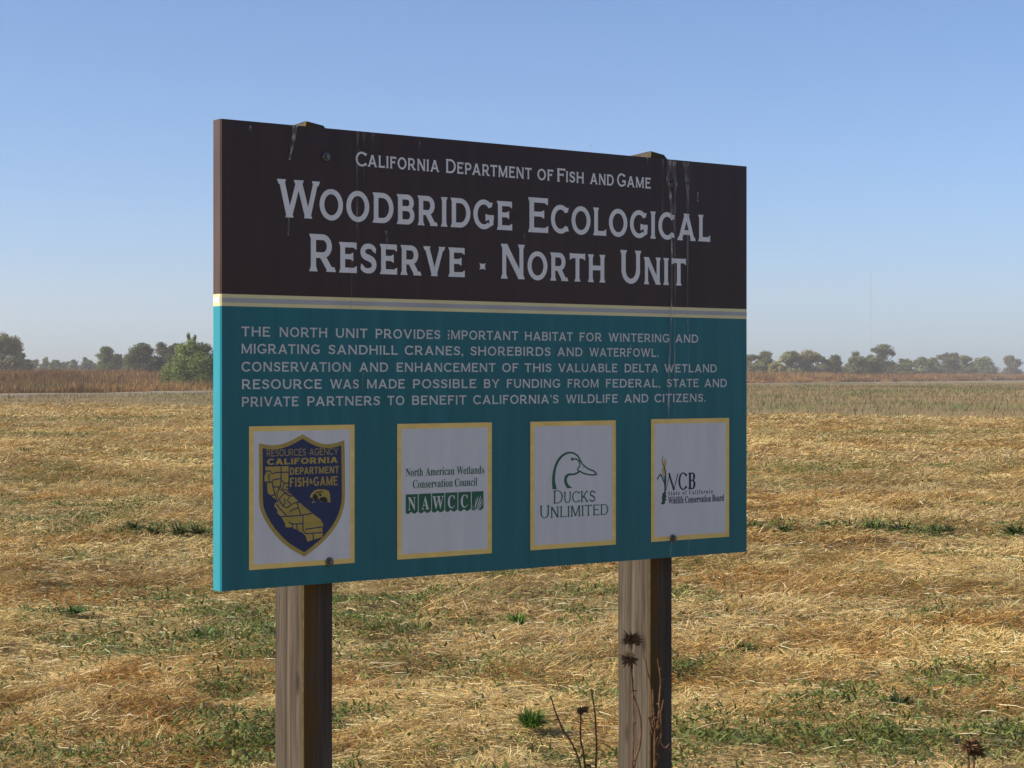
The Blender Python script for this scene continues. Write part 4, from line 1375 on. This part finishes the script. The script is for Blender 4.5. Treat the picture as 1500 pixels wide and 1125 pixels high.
# ------------------------------------------------------------------ wire fence along the road
def build_fence():
    p0, p1 = Vector((-745 / F * 164, 164)), Vector((-486 / F * 189, 189))
    d = (p1 - p0).normalized()
    root = empty('wire_fence', (p0.x, p0.y, float(gz(p0.x, p0.y))))
    tag(root, 'wire fence on thin dark posts between the dirt road and the russet weeds', 'fence')
    org = Vector((p0.x, p0.y, root.location.z))
    bm0 = bmesh.new()
    tube(bm0, [(0, 0, -.3), (0.01, 0, .7), (0, 0.01, 1.55)], [.062, .058, .055], 7)
    pm = bm_mesh('post', bm0)
    m = noisy('old_fence_wood', (0.08, 0.06, 0.045), (0.17, 0.13, 0.10), 12, 0.9, 0.1)
    sts = [-11.4, -5.7, 0, 5.7, 11.4, 16.9, 22.4, 27.8, 33.4, 39, 44.6, 50, 56, 62, 68, 74, 80, 86, 92, 98, 104, 110, 118, 126, 134, 142, 150, 160, 170, 180, 192, 204, 216, 230, 245]
    tops = []
    for k, s_ in enumerate(sts):
        q = p0 + d * s_
        # keep beside the road as it bends
        off = beyond(q.x, q.y)
        if off < 4.5: q.x -= (4.5 - off) / .93
        zz = float(gz(q.x, q.y))
        o = link('post', pm, m, root)
        o.location = (q.x - org.x, q.y - org.y, zz - org.z)
        o.rotation_euler = (random.uniform(-.05, .05), random.uniform(-.05, .05), random.uniform(0, 6))
        o.scale = (1, 1, random.uniform(.92, 1.08))
        tops.append(Vector((q.x - org.x, q.y - org.y, zz - org.z)))
    bm = bmesh.new()
    for hz in (.45, .9, 1.35):
        pts = []
        for i in range(len(tops) - 1):
            for k in range(3):
                t_ = k / 3
                pts.append(tops[i].lerp(tops[i + 1], t_) + Vector((0, 0, hz - .05 * math.sin(math.pi * t_))))
        pts.append(tops[-1] + Vector((0, 0, hz)))
        tube(bm, pts, .006, 4)
    link('wire', bm_mesh('wire', bm), M_STEEL, root)


build_fence()


# ------------------------------------------------------------------ trees
def tree(px, top, wpx, y, label, col, group, kind='tree', dens=1.0, low=.12, lobes=None, leaf=None, name='field_tree', var=.35):
    x = (px - 750) / F * y
    zg = float(gz(x, y))
    H = CH + (HZ - top) / F * y - zg
    Wd = wpx / F * y
    root = empty(name, (x, y, zg))
    tag(root, label, 'bush' if kind == 'bush' else 'tree', group)
    # trunk with limbs
    bm = bmesh.new()
    th = H * (.5 if kind == 'tree' else .25)
    r0 = max(.12, H * .028)
    tube(bm, [(0, 0, -.3), (r0 * .4, 0, th * .4), (0, r0 * .5, th)], [r0 * 1.3, r0, r0 * .7], 8)
    nl = 6 if kind == 'tree' else 9
    tips = []
    for k in range(nl):
        a = 6.283 * k / nl + random.uniform(-.4, .4)
        z0_ = th * random.uniform(.35, .95)
        l_ = Wd * random.uniform(.25, .42)
        tip = Vector((math.cos(a) * l_, math.sin(a) * l_, min(H * .9, z0_ + H * random.uniform(.15, .4))))
        tube(bm, [(0, 0, z0_), tuple(Vector((0, 0, z0_)).lerp(tip, .5) + Vector((0, 0, .12 * H * .3))), tuple(tip)], [r0 * .5, r0 * .32, r0 * .1], 6)
        tips.append(tip)
    link('trunk', bm_mesh('trunk', bm), M_BARK, root)
    # crown: many small leaf faces in clumps of different size, with gaps between the clumps
    if lobes is None:
        lobes = []
        nb = random.randint(15, 20)
        for k in range(nb):
            a = random.uniform(0, 6.283); q = math.sqrt(random.random())
            zf = random.uniform(low + .12, .88)
            wr = math.sin(math.pi * min(1, max(.12, (zf - low) / (1.02 - low))) ** .8) ** .6
            lobes.append((math.cos(a) * q * Wd * .36 * wr, math.sin(a) * q * Wd * .36 * wr, zf * H, Wd * random.uniform(.17, .27), H * random.uniform(.11, .19)))
        for k in range(7):
            a = 6.283 * k / 7
            lobes.append((math.cos(a) * Wd * .28, math.sin(a) * Wd * .28, H * random.uniform(.14, .34), Wd * .25, H * .18))
        lobes.append((0, 0, H * .86, Wd * .16, H * .13))
    else:
        lobes = [(a * Wd, b_ * Wd, z_ * H, rx * Wd, rz * H) for a, b_, z_, rx, rz in lobes]
    sz = leaf or max(.16, y / 1843 * .95)
    V, C = [], []
    for (lx, ly, lz, rx, rz) in lobes:
        n = int(dens * 9.0 * rx * rx * (1 + rz / rx) / (sz * sz)) + 30
        u = rng.normal(0, 1, (n, 3)); u /= np.linalg.norm(u, axis=1)[:, None]
        rr = (rng.random(n) ** .5)[:, None]
        # each lobe is itself made of sprays
        sp_ = rng.normal(0, 1, (max(6, n // 40), 3)); sp_ /= np.linalg.norm(sp_, axis=1)[:, None]
        near_ = sp_[rng.integers(0, len(sp_), n)]
        u = u * .55 + near_ * .6
        p = u * rr * np.array([rx, rx, rz]) + np.array([lx, ly, lz])
        a_ = rng.normal(0, 1, (n, 3)); a_ /= np.linalg.norm(a_, axis=1)[:, None]
        b_ = np.cross(a_, rng.normal(0, 1, (n, 3))); b_ /= np.linalg.norm(b_, axis=1)[:, None]
        s_ = (sz * rng.uniform(.5, 1.25, n))[:, None]
        q = np.stack([p - a_ * s_, p - b_ * s_ * .55, p + a_ * s_, p + b_ * s_ * .55], 1)
        V.append(q.reshape(-1, 3))
        lobe_tone = random.uniform(1 - var * .7, 1 + var * .7)
        c_ = np.array([col]) * np.array([(1.22, 1.12, .95)]) * lobe_tone * rng.uniform(1 - var, 1 + var, (n, 1)) + np.array([(.02, .008, 0)]) * rng.random((n, 1))
        C.append(np.repeat(c_, 4, 0))
    V = np.concatenate(V); C = np.clip(np.concatenate(C), .005, .6)
    V[:, 2] = np.maximum(V[:, 2], .05)
    link('crown', mesh_np('crown', V, np.arange(len(V)).reshape(-1, 4), C), M_TREE, root)
    return root


OL, PALE, DK, GR = (.12, .14, .055), (.2, .2, .085), (.085, .105, .05), (.11, .16, .055)
LG, RG = 'trees on the left skyline', 'trees on the right skyline'
tree(5, 487, 62, 380, 'loose pale-topped tree at the left end of the skyline', (0.181, 0.189, 0.087), LG, dens=.75, low=.1)
tree(32, 516, 30, 395, 'small dark tree leaning on the pale-topped tree at the left end', OL, LG, dens=.8, low=.05)
for px, tp, wv, yy, cc in ((50, 527, 26, 620, OL), (66, 524, 26, 600, OL), (82, 526, 24, 590, (0.131, 0.174, 0.065)), (96, 529, 22, 640, OL), (108, 526, 22, 620, OL), (124, 523, 26, 600, DK), (136, 530, 20, 630, OL)):
    tree(px, tp, wv, yy, 'low rounded olive tree in the far row between the two flat-crowned ones', cc, 'low trees in the far row at left', dens=.9, low=.0)
tree(155, 507, 34, 430, 'flat-topped spreading tree left of the dark thicket', (0.123, 0.167, 0.072), LG, dens=.8, low=.12)
tree(172, 517, 34, 445, 'dark low-crowned tree behind the flat-topped spreading one', DK, LG, dens=1, low=.0)
tree(192, 517, 32, 420, 'narrow mid-green tree between flat-topped tree and dark thicket', OL, LG, dens=1, low=.0)
tree(210, 501, 54, 350, 'broad dark rounded tree forming the left of the thicket', (0.087, 0.113, 0.052), LG, dens=1.2, low=-.05)
tree(236, 500, 56, 355, 'brownish dark tree in the middle of the thicket', (0.109, 0.113, 0.061), LG, dens=1.2, low=-.05)
tree(258, 502, 46, 350, 'dark tree in the thicket directly behind the big bush', DK, LG, dens=1.1, low=-.05)
bl = [(-.30, .05, .30, .20, .22), (-.12, -.12, .38, .22, .26), (.12, -.1, .40, .22, .28), (.32, .05, .36, .18, .26), (0, .1, .55, .24, .22), (-.14, 0, .70, .13, .14), (.16, .05, .72, .15, .13), (.0, 0, .80, .10, .13), (.34, 0, .56, .12, .14), (-.36, 0, .12, .14, .12), (.2, -.2, .15, .2, .14), (-.1, -.2, .14, .2, .14), (-.06, .02, .93, .035, .09), (.05, 0, .90, .03, .08)]
tree(281, 489, 96, 215, 'big bushy bright green willow beside the left edge of the board', (0.152, 0.217, 0.072), None, 'bush', 1.5, .0, bl, .125, 'willow_bush', .45)
rt = [(1104, 518, 26, 560, OL, 'dark rounded tree close to the right edge of the board'), (1121, 514, 26, 565, DK, 'dark tree second from the right edge of the board'), (1140, 526, 24, 530, (0.246, 0.239, 0.087), 'low yellowish bush-like tree right of the two dark trees by the board'),
      (1160, 512, 34, 555, (0.145, 0.167, 0.080), 'pale green tree left of the greyish broad one'), (1184, 513, 38, 560, (0.203, 0.203, 0.116), 'broad greyish-pale tree in the right row'), (1204, 521, 28, 575, OL, 'low olive tree between the greyish one and the dark pair'),
      (1226, 519, 28, 580, DK, 'small dark tree in front of the gap left of the round one'), (1253, 513, 32, 560, (0.109, 0.131, 0.065), 'round mid-green tree left of the tallest'), (1275, 518, 26, 565, OL, 'low tree tucked under the left side of the tallest'),
      (1322, 524, 36, 660, OL, 'low wide tree directly right of the tallest'), (1350, 522, 34, 690, (0.131, 0.145, 0.080), 'wide greyish-green tree midway along the low right row'), (1366, 524, 24, 700, OL, 'low tree just left of the big dark mound'),
      (1389, 517, 40, 740, (0.094, 0.104, 0.065), 'big dark mound-shaped tree right of the low row'), (1415, 520, 24, 780, OL, 'small tree right of the dark mound'), (1440, 523, 36, 820, (0.123, 0.152, 0.072), 'last tree of the right row before the gap of sky'),
      (1482, 519, 26, 900, (0.123, 0.131, 0.080), 'solitary tree standing apart at the far right')]
for px, tp, wv, yy, cc, lb in rt:
    tree(px, tp, wv * 1.35, yy, lb, tuple(1.3 * q for q in cc), RG, dens=1.0, low=.0)
tl = [(-.3, 0, .2, .22, .16), (.25, 0, .22, .24, .18), (0, .1, .34, .3, .18), (-.2, 0, .44, .2, .12), (.22, 0, .42, .2, .14), (.02, 0, .60, .22, .15), (.06, 0, .73, .16, .12), (-.12, 0, .80, .2, .1), (.1, 0, .88, .24, .12), (.24, 0, .76, .16, .1), (.36, 0, .70, .08, .1)]
tree(1291, 503, 50, 640, 'tallest two-tiered tree of the right row', (0.109, 0.138, 0.065), RG, dens=1.1, lobes=tl)

# ------------------------------------------------------------------ slender radio mast far off
bm = bmesh.new()
y = 1000.0
x = (1276 - 750) / F * y
for k in range(3):
    a = 2.0944 * k
    tube(bm, [(.45 * math.cos(a), .45 * math.sin(a), 0), (.45 * math.cos(a), .45 * math.sin(a), 57)], .028, 4)
for i in range(38):
    for k in range(3):
        a, b_ = 2.0944 * k, 2.0944 * (k + 1)
        tube(bm, [(.45 * math.cos(a), .45 * math.sin(a), i * 1.5), (.45 * math.cos(b_), .45 * math.sin(b_), i * 1.5 + 1.5)], .014, 3)
o = link('radio_mast', bm_mesh('radio_mast', bm), mat('galvanised_steel', (.36, .36, .37), .6, .3))
o.location = (x, y, float(gz(x, y)))
tag(o, 'very faint slender lattice mast rising behind the tallest right-hand tree', 'mast')

# ------------------------------------------------------------------ haze in the air
bm = bmesh.new()
bmesh.ops.create_cube(bm, size=1)
bmesh.ops.scale(bm, vec=(3300, 3300, 72), verts=bm.verts)
bmesh.ops.translate(bm, vec=(0, 0, 34), verts=bm.verts)
me = bm_mesh('haze', bm)
hm = bpy.data.materials.new('haze')
hm.use_nodes = True
hm.node_tree.nodes.remove(hm.node_tree.nodes['Principled BSDF'])
pv = hm.node_tree.nodes.new('ShaderNodeVolumePrincipled')
pv.inputs['Color'].default_value = (0.97, 0.93, 0.91, 1)
pv.inputs['Density'].default_value = 0.00036
pv.inputs['Anisotropy'].default_value = 0.2
hm.node_tree.links.new(pv.outputs[0], hm.node_tree.nodes['Material Output'].inputs['Volume'])
ho = link('haze', me, hm)
tag(ho, kind='stuff')
